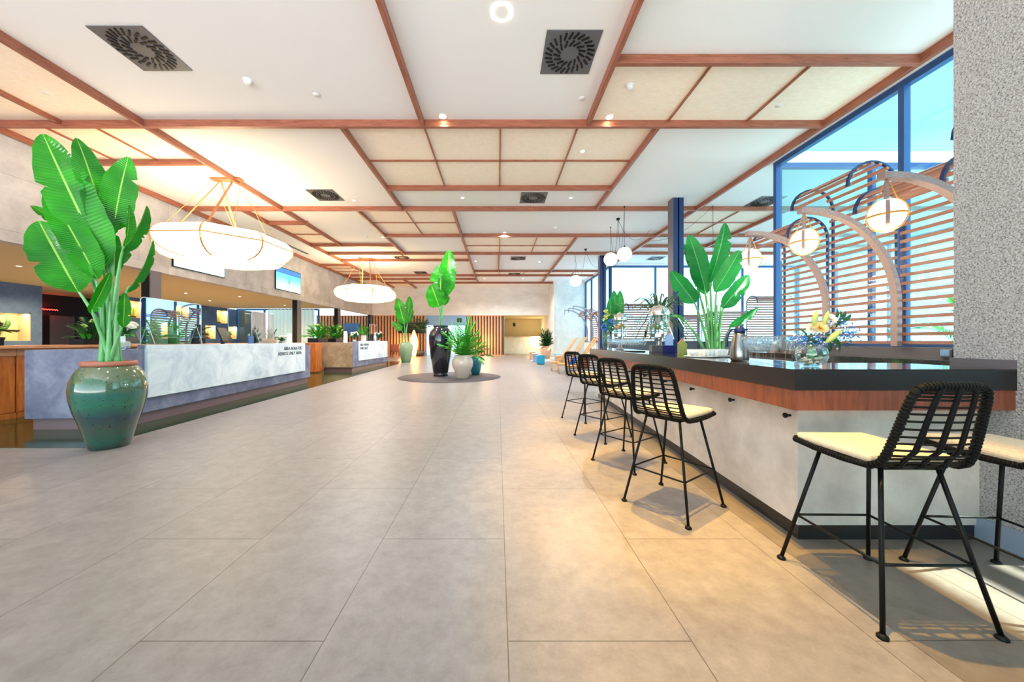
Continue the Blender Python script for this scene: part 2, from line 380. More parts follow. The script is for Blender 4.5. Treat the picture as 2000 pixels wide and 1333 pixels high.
# floors
def brick_floor(name, cols, mortar, w, h, ox, oy, rough, msize=.004, offset=.5, rot=PI/2, nscale=4):
    m = mat(name, cols[0], rough, 0, .5); tc = N(m, 'ShaderNodeTexCoord'); mp = N(m, 'ShaderNodeMapping')
    # swap axes so the long side of each tile runs along Y
    sp = N(m, 'ShaderNodeSeparateXYZ'); cb = N(m, 'ShaderNodeCombineXYZ')
    L(m, tc.outputs['Object'], sp.inputs[0])
    ax = N(m, 'ShaderNodeMath', operation='ADD'); ax.inputs[1].default_value = -oy; L(m, sp.outputs['Y'], ax.inputs[0])
    ay = N(m, 'ShaderNodeMath', operation='ADD'); ay.inputs[1].default_value = -ox; L(m, sp.outputs['X'], ay.inputs[0])
    L(m, ax.outputs[0], cb.inputs['X']); L(m, ay.outputs[0], cb.inputs['Y'])
    br = N(m, 'ShaderNodeTexBrick'); br.offset = offset; br.squash = 1
    br.inputs['Scale'].default_value = 1; br.inputs['Brick Width'].default_value = w; br.inputs['Row Height'].default_value = h
    br.inputs['Mortar Size'].default_value = msize; br.inputs['Mortar Smooth'].default_value = .1
    br.inputs['Color1'].default_value = (1,1,1,1); br.inputs['Color2'].default_value = (.90,.90,.90,1); br.inputs['Mortar'].default_value = mortar
    L(m, cb.outputs[0], br.inputs['Vector'])
    nz = N(m, 'ShaderNodeTexNoise'); nz.inputs['Scale'].default_value = nscale; nz.inputs['Detail'].default_value = 10; nz.inputs['Roughness'].default_value = .80; nz.inputs['Distortion'].default_value = 0
    L(m, tc.outputs['Object'], nz.inputs['Vector']); cr = N(m, 'ShaderNodeValToRGB'); L(m, nz.outputs[0], cr.inputs[0])
    cr.color_ramp.elements[0].color = cols[0]; cr.color_ramp.elements[0].position = .34; cr.color_ramp.elements[1].color = cols[1]; cr.color_ramp.elements[1].position = .66
    mx = N(m, 'ShaderNodeMix', data_type='RGBA', blend_type='MULTIPLY'); mx.inputs['Factor'].default_value = 1
    L(m, cr.outputs[0], mx.inputs[6]); L(m, br.outputs['Color'], mx.inputs[7]); L(m, mx.outputs[2], BS(m).inputs['Base Color'])
    mr = N(m, 'ShaderNodeMapRange'); mr.inputs['To Min'].default_value = rough-.06; mr.inputs['To Max'].default_value = rough+.08; L(m, nz.outputs[0], mr.inputs[0]); L(m, mr.outputs[0], BS(m).inputs['Roughness'])
    return m
M['floor'] = brick_floor('stone_floor_tiles', [S(128,118,115), S(156,146,142)], (.36,.34,.32,1), 1.51, .783, .043, .71, .38, .0025, nscale=7)
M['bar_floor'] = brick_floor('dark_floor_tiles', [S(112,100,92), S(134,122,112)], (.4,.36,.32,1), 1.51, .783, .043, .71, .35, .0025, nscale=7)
M['green_floor'] = brick_floor('green_marble_floor', [S(20,40,20), S(58,80,44)], (.6,.6,.5,1), 1.2, .6, 0, 0, .10, .003, nscale=2.5)
M['patio'] = brick_floor('patio_paving', [S(186,208,236), S(206,226,246)], (.7,.7,.7,1), 1.2, .6, 0, 0, .6)
def wall_tiles(name, cols, w, h, mortar=(.6,.58,.56,1), axis='Y'):
    m = mat(name, cols[0], .6); tc = N(m, 'ShaderNodeTexCoord'); sp = N(m, 'ShaderNodeSeparateXYZ'); cb = N(m, 'ShaderNodeCombineXYZ')
    L(m, tc.outputs['Object'], sp.inputs[0]); L(m, sp.outputs['Z'], cb.inputs['Y']); L(m, sp.outputs[axis], cb.inputs['X'])
    br = N(m, 'ShaderNodeTexBrick'); br.offset = .37; br.inputs['Scale'].default_value = 1; br.inputs['Brick Width'].default_value = w; br.inputs['Row Height'].default_value = h
    br.inputs['Mortar Size'].default_value = .006; br.inputs['Color1'].default_value = (1,1,1,1); br.inputs['Color2'].default_value = (.80,.79,.78,1); br.inputs['Mortar'].default_value = mortar
    L(m, cb.outputs[0], br.inputs['Vector'])
    nz = N(m, 'ShaderNodeTexNoise'); nz.inputs['Scale'].default_value = 1.2; nz.inputs['Detail'].default_value = 9; nz.inputs['Roughness'].default_value = .7; L(m, tc.outputs['Object'], nz.inputs['Vector'])
    cr = N(m, 'ShaderNodeValToRGB'); L(m, nz.outputs[0], cr.inputs[0]); cr.color_ramp.elements[0].color = cols[0]; cr.color_ramp.elements[0].position = .35; cr.color_ramp.elements[1].color = cols[1]; cr.color_ramp.elements[1].position = .65
    mx = N(m, 'ShaderNodeMix', data_type='RGBA', blend_type='MULTIPLY'); mx.inputs['Factor'].default_value = 1
    L(m, cr.outputs[0], mx.inputs[6]); L(m, br.outputs['Color'], mx.inputs[7]); L(m, mx.outputs[2], BS(m).inputs['Base Color'])
    return m
M['fascia'] = wall_tiles('grey_stone_cladding', [S(170,170,176), S(206,206,210)], 1.5, 1.25)

# ================================================================== THE SETTING
HC = EYE+4.70; HB = EYE+4.55; LOW = 3.50; SILL = 1.17; HEAD = EYE+4.45
def slab(name, lo, hi, m, parent=None): return struct(MB().box(lo, hi).build(name, m, parent))
slab('floor', (-24, -4, -.2), (7.15, 37, 0), M['floor'])
slab('floor', (7.15, 8.85, -.2), (18.2, 21, 0), M['floor'])
o = MB().prism([(-4.85,4.1), (-5.55,21.3), (-9.2,21.3), (-9.2,4.1)], 0, .004).build('floor_inlay', M['green_floor']); struct(o)
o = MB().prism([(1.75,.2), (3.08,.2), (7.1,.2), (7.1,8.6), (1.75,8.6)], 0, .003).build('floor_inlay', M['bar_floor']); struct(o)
o = MB().lathe([(0,.0045), (1.80,.0045), (1.80,0)], 64, (-1.69,12.2,0)).build('floor_inlay', M['terrazzo_disc']); struct(o)
slab('ground', (7.35, -30, -.25), (70, 8.7, -.05), M['patio'])
slab('ground', (18.3, 8.7, -.25), (70, 70, -.05), M['patio'])
slab('ground', (6.9, 21.1, -.25), (18.3, 70, -.05), M['patio'])
slab('ceiling', (-11.25, -4, HC), (7.3, 31, HC+.15), M['white_ceiling'])
slab('ceiling', (7.3, 8.8, HC), (18.3, 21, HC+.15), M['white_ceiling'])
slab('ceiling', (-24, -4, LOW), (-11.25, 23.7, LOW+.15), M['office_ceiling'])
slab('ceiling', (-24, 23.7, LOW+1.2), (-11.25, 31, LOW+1.35), M['white_ceiling'])
slab('ceiling', (.5, 30.3, LOW), (4.6, 36, LOW+.1), M['beige_wall'])
slab('wall_left', (-11.25, -4, LOW), (-10.95, 31, HC), M['fascia'])
slab('wall_back', (-10.95, 30, LOW), (4.4, 30.3, HC), M['back_wall'])
slab('wall_right', (4.4, 26.9, 0), (4.6, 36, HC), M['back_wall'])
slab('wall_right', (4.6, 26.9, 0), (7.0, 27.1, HC), M['white_plaster'])
slab('wall_back', (.5, 35.8, 0), (4.4, 36, LOW), M['beige_wall'])
slab('wall_back', (.45, 30.3, 0), (.6, 35.8, LOW), M['beige_wall'])
slab('wall_light_block', (1.6, -4.2, 0), (7.3, -4, HC), M['fascia'])  # unseen wall added behind the camera to darken the bar's short end
slab('baseboard_back', (.6, 35.77, 0), (4.4, 35.8, .16), M['plaster_base'])
# textured paper panels between the timbers
for x0, x1, y0, y1 in ((-3.35,3.45,7.34,10.4), (1.95,6.95,5.67,7.34), (-10.9,-7.55,7.34,8.92), (-4.95,-1.6,12.05,15.1), (-1.6,3.5,15.1,18.2),
                       (-9,-7.45,13.5,16.6), (6.98,10.2,12.05,15.1), (-8.95,-1.6,18.2,19.7), (-10.9,-9,21,24.3), (-1.6,6.9,22.8,24.3), (-10.9,-7.55,-2,7.3), (-9,-7.1,25.7,29.9)):
    slab('ceiling', (x0, y0, HC-.012), (x1, y1, HC+.01), M['cream_panel'])
# timbers: (x0, x1, y) across, (x, y0, y1) along
nb = [0]
def beam(lo, hi, m): nb[0] += 1; struct(MB().box(lo, hi).build('trim_%d' % nb[0], m))
W_ = .0375
for x0, x1, y in ((-10.95,6.95,7.34), (1.95,6.95,5.67), (-10.95,-7.55,8.92), (-3.35,3.45,10.4), (-10.95,18,12.05), (-9,-7.45,13.5), (-4.95,18,15.1), (-9,-4.95,16.6),
                  (-9,18,18.2), (-8.95,-1.6,19.7), (-10.9,-9,21), (-1.6,6.95,22.8), (-10.9,6.95,24.3), (-10.9,-1.6,25.75), (-9,4.4,27.4), (7,18,16.8)):
    beam((x0, y-W_, HB), (x1, y+W_, HC), M['beam_x'])
for x, y0, y1 in ((-7.55,-4,16.6), (-1.6,-4,7.34), (1.92,-4,7.34), (-3.35,7.34,12.05), (3.45,7.34,12.05), (-4.95,12.05,18.2), (-1.58,12.05,27.4), (-9,12.05,29.9),
                  (3.52,15.1,27.4), (6.95,-4,26.9), (-10.88,-4,30), (10.2,12.05,18.2), (.06,18.2,22.8), (-7.1,25.75,30)):
    beam((x-W_, y0, HB+.004), (x+W_, y1, HC), M['beam_y'])
beam((-9.34, -4, HB+.05), (-9.26, 7.34, HC), M['beam_y'])
T_ = .016
for x0, x1, y in ((-3.35,3.45,8.92), (-4.95,-1.6,13.6), (-1.6,3.5,16.9), (-9,-7.5,15.1), (7,10.2,13.6), (-10.9,-9,22.1), (-10.9,-9,23.2)):
    beam((x0, y-T_, HC-.05), (x1, y+T_, HC), M['beam_x'])
for x, y0, y1 in ((-1.6,7.34,10.4), (.06,7.34,10.4), (1.75,7.34,10.4), (3.62,5.67,7.34), (5.3,5.67,7.34), (-8.8,7.34,8.92), (-9.9,7.34,8.92), (-3.3,12.05,15.1), (.1,15.1,18.2),
                  (1.78,15.1,18.2), (8.7,12.05,15.1), (-5.2,18.2,19.7), (.1,22.8,24.3), (1.8,22.8,24.3), (5.2,22.8,24.3)):
    beam((x-T_, y0, HC-.05), (x+T_, y1, HC), M['beam_y'])

# ---- glazed walls
nw = [0]
def window(axis, c, a, b, mulls, pane='pane', z0=SILL, z1=HEAD, low=True, fw=.09):
    nw[0] += 1; f = MB()
    def bx(u0, u1, za, zb, t=.06):
        if axis == 'X': f.box((c-t, u0, za), (c+t, u1, zb))
        else: f.box((u0, c-t, za), (u1, c+t, zb))
    bx(a, b, z1, z1+fw+.03); bx(a, b, z0, z0+.06)
    for u in [a+fw/2, b-fw/2]+list(mulls): bx(u-fw/2, u+fw/2, z0+.06, z1)
    w = f.build('window_%d' % nw[0], M['window_frame']); struct(w)
    g = MB()
    if axis == 'X': g.box((c-.008, a+.01, z0+.02), (c+.008, b-.01, z1+.02))
    else: g.box((a+.01, c-.008, z0+.02), (b-.01, c+.008, z1+.02))
    g.build('pane', M[pane], w)
    return w
window('X', 7.15, -4, 8.85, (.3, 3.2, 6.05))
window('Y', 8.88, 7.2, 18.2, (9.65, 12.6, 15.4))
window('Y', 20.95, 6.85, 18.2, (9.6, 12.2, 14.9), 'pane_clear')
window('X', 6.85, 21.0, 26.85, (23.2, 25.1), 'pane_clear')
window('X', 18.2, 8.9, 20.9, (11, 13.5, 16, 18.5), 'pane_clear')
slab('wall_right', (7.0, -4, 0), (7.3, 8.95, SILL), M['grey_steel'])
slab('wall_right', (7.3, 8.8, 0), (18.2, 8.95, SILL), M['grey_steel'])
slab('wall_back', (6.75, 20.85, 0), (18.2, 21.05, SILL), M['grey_steel'])
slab('wall_right', (6.75, 21.05, 0), (6.95, 26.9, SILL), M['white_plaster'])
slab('wall_right', (18.1, 8.95, 0), (18.3, 21, SILL), M['grey_steel'])
for lo, hi in (((7.02,-4,HEAD+.12),(7.3,8.95,HC)), ((7.3,8.8,HEAD+.12),(18.2,8.95,HC)), ((6.8,20.85,HEAD+.12),(18.2,21.05,HC)), ((6.75,21.05,HEAD+.12),(6.95,26.9,HC)), ((18.1,8.95,HEAD+.12),(18.3,21,HC))):
    slab('wall_right', lo, hi, M['white_ceiling'])

# ---- roughcast pillar beside the bar
p = struct(MB().box((3.08, 1.95, 0), (4.3, 2.325, HC)).build('pillar', M['rough_plaster']))
b = MB(); b.box((3.062, 1.95, 0), (3.08, 2.235, .155)); b.build('skirting', M['bluegrey_tile'], p)

# ---- steel columns
def column(x, y, w, d, z1, name='column', mf='grey_steel', ms='dark_steel'):
    c = MB()
    c.box((x-w/2, y-d/2, 0), (x+w/2, y-d/2+.03, z1)); c.box((x-w/2, y+d/2-.03, 0), (x+w/2, y+d/2, z1)); c.box((x-.02, y-d/2, 0), (x+.02, y+d/2, z1))
    o = c.build(name, M[ms]); struct(o)
    f = MB().box((x-w/2-.012, y-d/2, 0), (x-w/2, y+d/2, z1)); f.build('flange', M[mf], o)
    return o
column(5.93, 11.45, .34, .34, HC); column(5.80, 19.1, .34, .34, HC)
for y in (10.95, 18.9, 23.7, 30-.25):
    c = MB().box((-11.2, y-.14, 0), (-10.94, y+.14, LOW)); o = struct(c.build('column', M['black']))
    MB().box((-10.94, y-.14, 0), (-10.90, y+.20, LOW)).build('flange', M['grey_steel'], o)

# ---- back office: slate wall with lit niches
def niche_wall(x, y0, y1, z1, niches, m, depth=.5):
    ys = sorted({y0, y1}|{n[0] for n in niches}|{n[1] for n in niches}); zs = sorted({0, z1}|{n[2] for n in niches}|{n[3] for n in niches})
    for a, b in zip(ys, ys[1:]):
        run = None
        for c, d in list(zip(zs, zs[1:]))+[(z1, None)]:
            solid = d is not None and not any(n[0] <= a and b <= n[1] and n[2] <= c and d <= n[3] for n in niches)
            if solid: run = (run[0], d) if run else (c, d)
            elif run: struct(MB().box((x-depth, a, run[0]), (x, b, run[1])).build('wall_left', m)); run = None
    o = struct(MB().box((x-depth-.06, y0, 0), (x-depth, y1, z1)).build('wall_left', m))
    for a, b, c, d in niches:
        q = MB().box((x-depth+.002, a, c), (x-depth+.02, b, d)).box((x-depth, b-.015, c), (x-.001, b-.002, d)).box((x-depth, a, c+.002), (x-.001, b, c+.02))
        s = q.build('niche', M['niche'], o)
        MB().box((x-.12, a+.03, d-.05), (x-.06, b-.03, d-.02)).build('led_strip', M['led_strip'], s)
        MB().box((x-.05, a, d-.08), (x-.001, b, d)).build('niche_edge', m, s)
        lamp('AREA', 'niche_light', (x-.16, (a+b)/2, d-.07), 14, (1,.74,.38), (0,0,0), shape='RECTANGLE', size=.1, size_y=b-a-.1)
    return o
niche_wall(-18.6, 4, 14.05, LOW, [(12.0,13.7,1.28,2.42)], M['office_wall'])
niche_wall(-18.6, 16.4, 24.6, LOW, [(17.3,18.15,2.45,3.4), (19.9,20.75,2.45,3.4), (22.8,23.7,2.45,3.4), (16.6,17.2,1.4,2.35), (18.6,19.4,1.4,2.35), (21.9,22.7,1.4,2.35), (23.8,24.55,1.4,2.35)], M['office_wall'])
slab('wall_left', (-18.8, 24.6, 0), (-18.6, 27.4, LOW), M['brown_wall'])
slab('wall_left', (-21.8, 10, 0), (-21.5, 24, LOW), M['dark_wall'])
d = struct(MB().box((-21.5, 16.5, 0), (-21.45, 17.45, 2.5), bev=.004).build('door_1', M['door_grey']))
MB().box((-21.45,16.6,1.05),(-21.38,16.63,1.08)).box((-21.40,16.6,1.05),(-21.37,16.75,1.08)).build('door_handle', M['chrome'], d)
slab('wall_left', (-19.1, -4, 0), (-18.6, 4, LOW), M['office_wall'])

# sheer curtains and window of the lounge
def curtain(x0, x1, y, z0, z1, label, folds):
    m = MB(); n = folds*8; rows = []
    for z in (z0, z1): rows.append(m.verts([(x0+(x1-x0)*i/n, y+.09*math.sin(i*PI/4)*(1+.3*math.sin(i*.7)), z) for i in range(n+1)]))
    for i in range(n): m.face([rows[0][i], rows[0][i+1], rows[1][i+1], rows[1][i]], True)
    o = m.build('sheer_curtain', M['curtain']); tag(o, label, 'curtain', 'sheer curtains of the lounge'); return o
window('Y', 24.5, -18.55, -12.7, (-16.6, -14.2), 'pane_clear', .3, LOW-.06)
curtain(-16.15, -14.35, 24.15, .01, LOW-.03, 'white sheer curtain hanging left of the dark column at the lounge window', 7)
curtain(-13.95, -12.85, 24.15, .01, LOW-.03, 'white sheer curtain hanging right of the dark column at the lounge window', 4)
r_ = MB().tube([(-16.3,24.15,LOW-.02),(-12.7,24.15,LOW-.02)], .02); tag(r_.build('curtain_rail', M['black']), 'black curtain rail along the ceiling above the white sheers', 'rail')

# vertical timber slat screens at the end of the hall
def slat_screen(x0, x1, label, y=30.02, step=.42):
    t = thing('slat_screen', label, 'screen', ((x0+x1)/2, y, 0), group='timber slat screens at the end of the hall')
    cx = (x0+x1)/2; s = MB(); x = x0+.08
    while x < x1-.1: s.box((x-cx, 0, .05), (x-cx+.14, .16, LOW-.02)); x += step*.62
    s.build('slat', M['red_wood_v'], t)
    MB().box((x0-cx, .17, 0), (x1-cx, .22, LOW)).build('backing', M['brown_wall'], t)
    MB().box((x0-cx, -.01, LOW-.06), (x1-cx, .17, LOW)).build('top_rail', M['red_wood_v'], t); MB().box((x0-cx, -.01, 0), (x1-cx, .17, .05)).build('bottom_rail', M['red_wood_v'], t)
M['red_wood_v'] = wood('vertical_slat_wood', [S(176,118,84), S(222,168,128)], (14,14,1))
slat_screen(-15.9, -6.3, 'tall timber slat screen behind the far reception desk, left of the entrance')
slat_screen(-2.75, .55, 'tall timber slat screen right of the entrance, behind the potted palm')
# entrance glazing
e_ = struct(MB().box((-6.3,30.05,2.62),(-2.75,30.15,LOW)).box((-6.3,30.05,0),(-6.2,30.15,2.62)).box((-2.85,30.05,0),(-2.75,30.15,2.62)).box((-4.58,30.05,0),(-4.5,30.15,2.62)).build('door_2', M['blue_fabric']))
MB().box((-6.2,30.09,.02),(-4.58,30.11,2.62)).build('pane', M['pane_clear'], e_); MB().box((-4.5,30.09,.02),(-2.85,30.11,2.62)).build('pane', M['pane_clear'], e_)
e2 = MB().box((-3.55,30.0,2.9),(-3.15,30.05,3.25)); tag(e2.build('speaker', M['black']), 'small black box above the entrance doors', 'speaker')

# ================================================================== CEILING FITTINGS
def make_vent(sz=.85, m=None, label=''):
    t = thing('ceiling_diffuser', label, 'air vent', (0,0,HC), group='square swirl diffusers in the ceiling')
    h = sz/2
    MB().box((-h,-h,-.012), (h,h,.0)).build('plate', m or M['vent'], t)
    s = MB()
    for ring, (r0, r1, k, tw) in enumerate(((.405,.275,26,.42), (.265,.14,15,.5))):
        for i in range(k):
            a = 2*PI*i/k+ring*.1; rr = (r0+r1)/2*sz/.85; Mx = Matrix.Translation((rr*math.cos(a), rr*math.sin(a), -.013)) @ Matrix.Rotation(a+tw, 4, 'Z')
            s.box((-(r0-r1)/2*.95, -.015, -.010), ((r0-r1)/2*.95, .015, .002), Mx)
    s.build('slot', M['black'], t)
    return t
M['vent'] = mat('grey_vent_metal', S(104,104,110), .45, .3)
v0 = make_vent(label='dark square swirl diffuser near the top centre, next to the long central timber')
v0.location = (1.17, 5.62, HC)
for x, y, lb in ((-5.72,5.55,'dark square swirl diffuser at the top left of the ceiling, above the green urn'), (-5.55,11.1,'square swirl diffuser beside the large round lantern'),
                 (1.17,11.3,'square swirl diffuser beyond the paper panelled ceiling bay'), (9.0,11.6,'square swirl diffuser by the corner of the tall window'),
                 (-5.4,19.4,'square swirl diffuser just before the far round lantern'), (-5.3,23.7,'square swirl diffuser above the far green vase'), (1.17,19.6,'square swirl diffuser in the middle distance over the pot island'),
                 (1.17,24.1,'farthest square swirl diffuser in line with the hall'), (9.0,19.6,'square swirl diffuser before the far window wall')):
    dup(v0, (x, y, HC), 0, lb)
sl = MB(); sl.box((-10.35,15.2,HC-.02),(-10.2,18.6,HC-.001)); tag(sl.build('slot_diffuser', M['vent']), 'long narrow slot diffuser beside the stone clad wall', 'air vent')
def detector(x, y, lb, z=HC):
    t = thing('smoke_detector', lb, 'smoke detector', (x,y,z), group='white smoke detectors on the ceiling')
    MB().lathe([(0,0),(.075,0),(.075,-.02),(.06,-.03)], 20).build('base', M['white_paint'], t)
    MB().lathe([(.06,-.02),(.062,-.05),(.045,-.075),(0,-.08)], 20).build('sensor', M['white_paint'], t)
    return t
d0 = detector(-4.5, 6.2, 'white smoke detector right of the top left diffuser')
for x, y, lb in ((2.42,6.3,'white smoke detector on the paper panel right of the central timber'), (2.37,14.2,'white smoke detector in front of the hanging globes'), (-5.9,15.4,'white smoke detector between the two round lanterns')):
    dup(d0, (x,y,HC-(.012 if y < 7 else 0)), 0, lb)
ring = MB(); ring.lathe([(.118,0),(.118,-.012),(.135,-.012),(.135,0)], 40, (.06,4.92,HC)); rg = ring.build('ceiling_speaker', M['spot_white']); tag(rg, 'flush round ceiling speaker with a white ring made to glow', 'speaker')  # speaker ring given the lit lens material, so it glows without being a lamp
MB().lathe([(0,-.006),(.118,-.006)], 32, (.06,4.92,HC)).build('grille', M['white_paint'], rg)
for x, y, lb in ((-3.45,6.55,'small flush white disc left of the front central timber'), (1.63,6.65,'small flush white disc left of the right hand timber'), (5.6,6.85,'small flush white disc on the right paper panel'), (-8.55,6.5,'small flush white disc on the left paper panel')):
    c_ = MB(); c_.lathe([(0,-.012),(.055,-.012),(.065,0)], 20, (x,y,HC-.01)); tag(c_.build('flush_sensor', M['white_paint']), lb, 'sensor', 'flush ceiling sensors')
def downlight(x, y, lb, m='spot_white', r=.05, z=HC, grp='small recessed ceiling downlights'):
    t = thing('downlight', lb, 'downlight', (x,y,z), group=grp)
    MB().lathe([(r,0),(r,-.012),(r+.02,-.012),(r+.022,0)], 20).build('rim', M['white_paint'], t)
    MB().lathe([(0,-.008),(r,-.008)], 16).build('lens', M[m], t)
    return t
dl = downlight(-1.15, 7.20, 'bright orange downlight left of centre against the first cross timber', 'spot_lens', .07)
dup(dl, (2.34, 7.20, HC-.012), 0, 'bright orange downlight right of centre against the first cross timber')
dw = downlight(-6.7, 9.1, 'tiny lit downlight above the large round lantern')
for x, y, lb in ((-1.15,11.3,'tiny lit downlight left of the mid diffuser'), (2.4,11.3,'tiny lit downlight right of the mid diffuser'), (2.1,8.5,'tiny lit downlight in the right of the paper panelled bay'),
                 (-4.8,11.5,'tiny lit downlight right of the left mid diffuser'), (.3,14.9,'tiny lit downlight by the third cross timber'), (-1.3,20.3,'tiny lit downlight left of the far hall diffuser'),
                 (2.5,20.5,'tiny lit downlight right of the far hall diffuser'), (-1.0,26,'tiny lit downlight near the back wall, left'), (1.9,26,'tiny lit downlight near the back wall, right'), (-5.2,15.6,'tiny lit downlight between the two lanterns')):
    dup(dw, (x,y,HC-(.012 if (x,y) in ((2.1,8.5),(2.5,20.5)) else 0)), 0, lb)
ow = [(-14.2,10.2,'front left'), (-12.6,12.4,'over the acrylic screens'), (-14.5,16.0,'over the monitor'), (-12.9,17.2,'above the blue card'), (-15.9,19.0,'deep in the office'), (-13.3,21.5,'near the curtains'), (-16.8,13.0,'before the grey door')]
for x, y, lb in ow: dup(dw, (x,y,LOW), 0, 'warm office downlight '+lb, 'warm downlights of the low office ceiling')

def spot(x, y, z, e, col, ang=100, r=.05, tgt=(0,0,-1), blend=.6):
    o = lamp('SPOT', 'downlight_beam', (x,y,z-.03), e, col, spot_size=math.radians(ang), spot_blend=blend, shadow_soft_size=r); aim(o, tgt); return o
WARM = (1,.60,.09)
for x, y, e in ((1.30,1.7,1150), (1.15,3.0,1250), (1.35,4.5,1100), (1.5,6.0,700)): spot(x, y, HC, e, WARM, 30, .03, blend=.7)
for x, y in ((-1.15,7.20), (2.34,7.20)): spot(x, y, HC, 160, (1,.75,.45), 95)
for x, y in ((-1.15,11.3),(2.4,11.3),(-4.8,11.5),(-1.3,20.3),(2.5,20.5),(.3,14.9),(-1,26),(1.9,26),(-5.2,15.6)): spot(x, y, HC, 520, (1,.98,.96), 150)
for x, y in ((-2.5,1.5),(-5.5,1.5),(-2.5,4.6),(-8,3.5),(0,-1)): spot(x, y, HC, 60, (1,.95,.9), 135)
for x, y, _ in ow: spot(x, y, LOW, 420, (1,.72,.34), 160)

# ---- big round paper lanterns
def make_lantern(label):
    t = thing('paper_lantern', label, 'ceiling lantern', (0,0,0), group='large round paper lanterns')
    n = 8; Rr = 1.68
    prof = [(.95,.30),(1.25,.335),(1.48,.27),(1.62,.14),(1.68,0),(1.64,-.16),(1.52,-.30),(1.30,-.40),(1.0,-.45),(.75,-.46),(.66,-.40),(.62,-.2),(.62,.1),(.7,.24),(.95,.30)]
    sh = MB(); ph = .35; sh.lathe(prof, n, smooth=False, phase=ph); sh.build('shade', M['paper'], t)
    inner = MB(); inner.lathe([(0,-.44),(.5,-.44),(.55,-.36),(.55,.0)], n, phase=ph, smooth=False); inner.build('core_shade', M['paper'], t)
    for k in range(n):
        a = 2*PI*k/n+ph; rb = MB(); pts = [Vector((r*math.cos(a), r*math.sin(a), z)) for r, z in prof[:9]]
        c0 = Vector((1.2*math.cos(a), 1.2*math.sin(a), 0)); pts = [c0+(p-c0)*1.012 for p in pts]
        rb.bar(pts, .035, .012, (-math.sin(a), math.cos(a), 0)); rb.build('rib', M['gold'], t)
    bd = MB(); bd.tube([(1.70*math.cos(2*PI*k/n+ph), 1.70*math.sin(2*PI*k/n+ph), 0) for k in range(n)], .016, 6, closed=True); bd.build('band', M['gold'], t)
    bd = MB(); bd.tube([(.95*math.cos(2*PI*k/n+ph), .95*math.sin(2*PI*k/n+ph), .31) for k in range(n)], .03, 6, closed=True); bd.build('top_ring', M['strap'], t)
    zt = HC-3.97
    MB().box((-.42,-.1,zt-.07),(.42,.1,zt), bev=.015).build('canopy', M['strap'], t)
    for k in range(0, n, 2):
        a = 2*PI*k/n+ph; s = MB(); e = (1.25*math.cos(a), 1.25*math.sin(a), .34); b0 = (.18*(1 if math.cos(a) > 0 else -1), .0, zt-.06)
        s.bar([b0, e], .055, .012, (-math.sin(a), math.cos(a), 0)); s.build('strap', M['strap'], t)
    for sx in (-1, 1):
        for a in ((1.2,-.8) if sx > 0 else (PI-1.2, PI+.8)):
            MB().tube([(sx*.4,0,zt-.05), (1.35*math.cos(a), 1.35*math.sin(a), .32)], .006, 5).build('cable', M['gold'], t)
    return t
ln = make_lantern('large glowing round paper lantern hanging left, between the green urn and the timbers'); ln.location = (-7.83, 9.95, 3.97)
l2 = dup(ln, (-7.45, 19.5, 3.97), .2, 'smaller looking glowing paper lantern farther back, above the second reception desk')
for x, y in ((-7.83,9.95), (-7.45,19.5)): lamp('POINT', 'lantern_glow', (x, y, 4.6), 120, (1,.76,.42), shadow_soft_size=.5)

# ---- opal globes on long cords
def globe(x, y, zc, r, hook, can, lb):
    t = thing('globe_pendant', lb, 'pendant lamp', (x,y,zc), group='opal globe pendants on swagged cords')
    MB().ball((0,0,0), r, 18).build('globe', M['globe'], t)
    MB().lathe([(.03,r-.01),(.03,r+.05),(0,r+.05)], 12).build('cap', M['black'], t)
    hx, hy = hook; c = MB(); c.tube([(0,0,r+.04), (hx-x, hy-y, HC-zc-.02)], .006, 5)
    a = Vector((hx-x, hy-y, HC-zc-.02)); b = Vector((can[0]-x, can[1]-y, HC-zc-.03)); mid = (a+b)/2-Vector((0,0,2.6))
    c.tube(bez([a, mid, b], 18), .006, 5); c.build('cord', M['black'], t)
    MB().lathe([(0,-.05),(.02,-.05),(.02,0)], 10, (hx-x,hy-y,HC-zc)).build('hook', M['black'], t)
    return t
globe(4.42, 12.0, 1.28+.2515*12, .245, (4.42,12.0), (4.62,13.2), 'white opal globe nearest the dark column, higher of the close pair')
globe(4.66, 14.2, 1.28+.237*14.2, .27, (4.66,14.2), (4.62,13.2), 'white opal globe beside its twin, lower and to the left')
globe(4.15, 18.3, 1.28+.174*18.3, .30, (4.1,18.3), (4.5,17.6), 'farthest white opal globe before the white plaster wall')
for x, y, lb in ((4.62,13.2,'small black ceiling cup feeding the pair of globes'), (4.5,17.6,'small black ceiling cup feeding the farthest globe')):
    c_ = MB(); c_.lathe([(0,-.07),(.055,-.07),(.07,0)], 16, (x,y,HC)); tag(c_.build('ceiling_cup', M['black']), lb, 'ceiling cup', 'black ceiling cups')
cc = MB(); cc.tube(bez([(4.62,13.2,HC-.05),(5.3,13.6,HC-1.3),(6.3,14.2,HC-.1)], 16), .007, 5); tag(cc.build('swag_cord', M['black']), 'thin black cord swagging from the ceiling cup to the right timber', 'cord', 'swagged cords')
cc = MB(); cc.tube(bez([(4.5,17.6,HC-.05),(5.0,18,HC-1.3),(5.75,19,HC-.4)], 16), .007, 5); tag(cc.build('swag_cord', M['black']), 'thin black cord swagging from the far ceiling cup to the rear column', 'cord', 'swagged cords')
cc = MB(); cc.tube([(7.45,11.9,4.3),(7.45,11.9,HC-.02)], .006, 5); cc.tube(bez([(7.45,11.9,HC-.02),(6.6,12.6,HC-1.1),(6.0,13.4,HC-.8)], 14), .006, 5); tag(cc.build('swag_cord', M['black']), 'thin black cord dropping behind the leaves right of the dark column', 'cord', 'swagged cords')

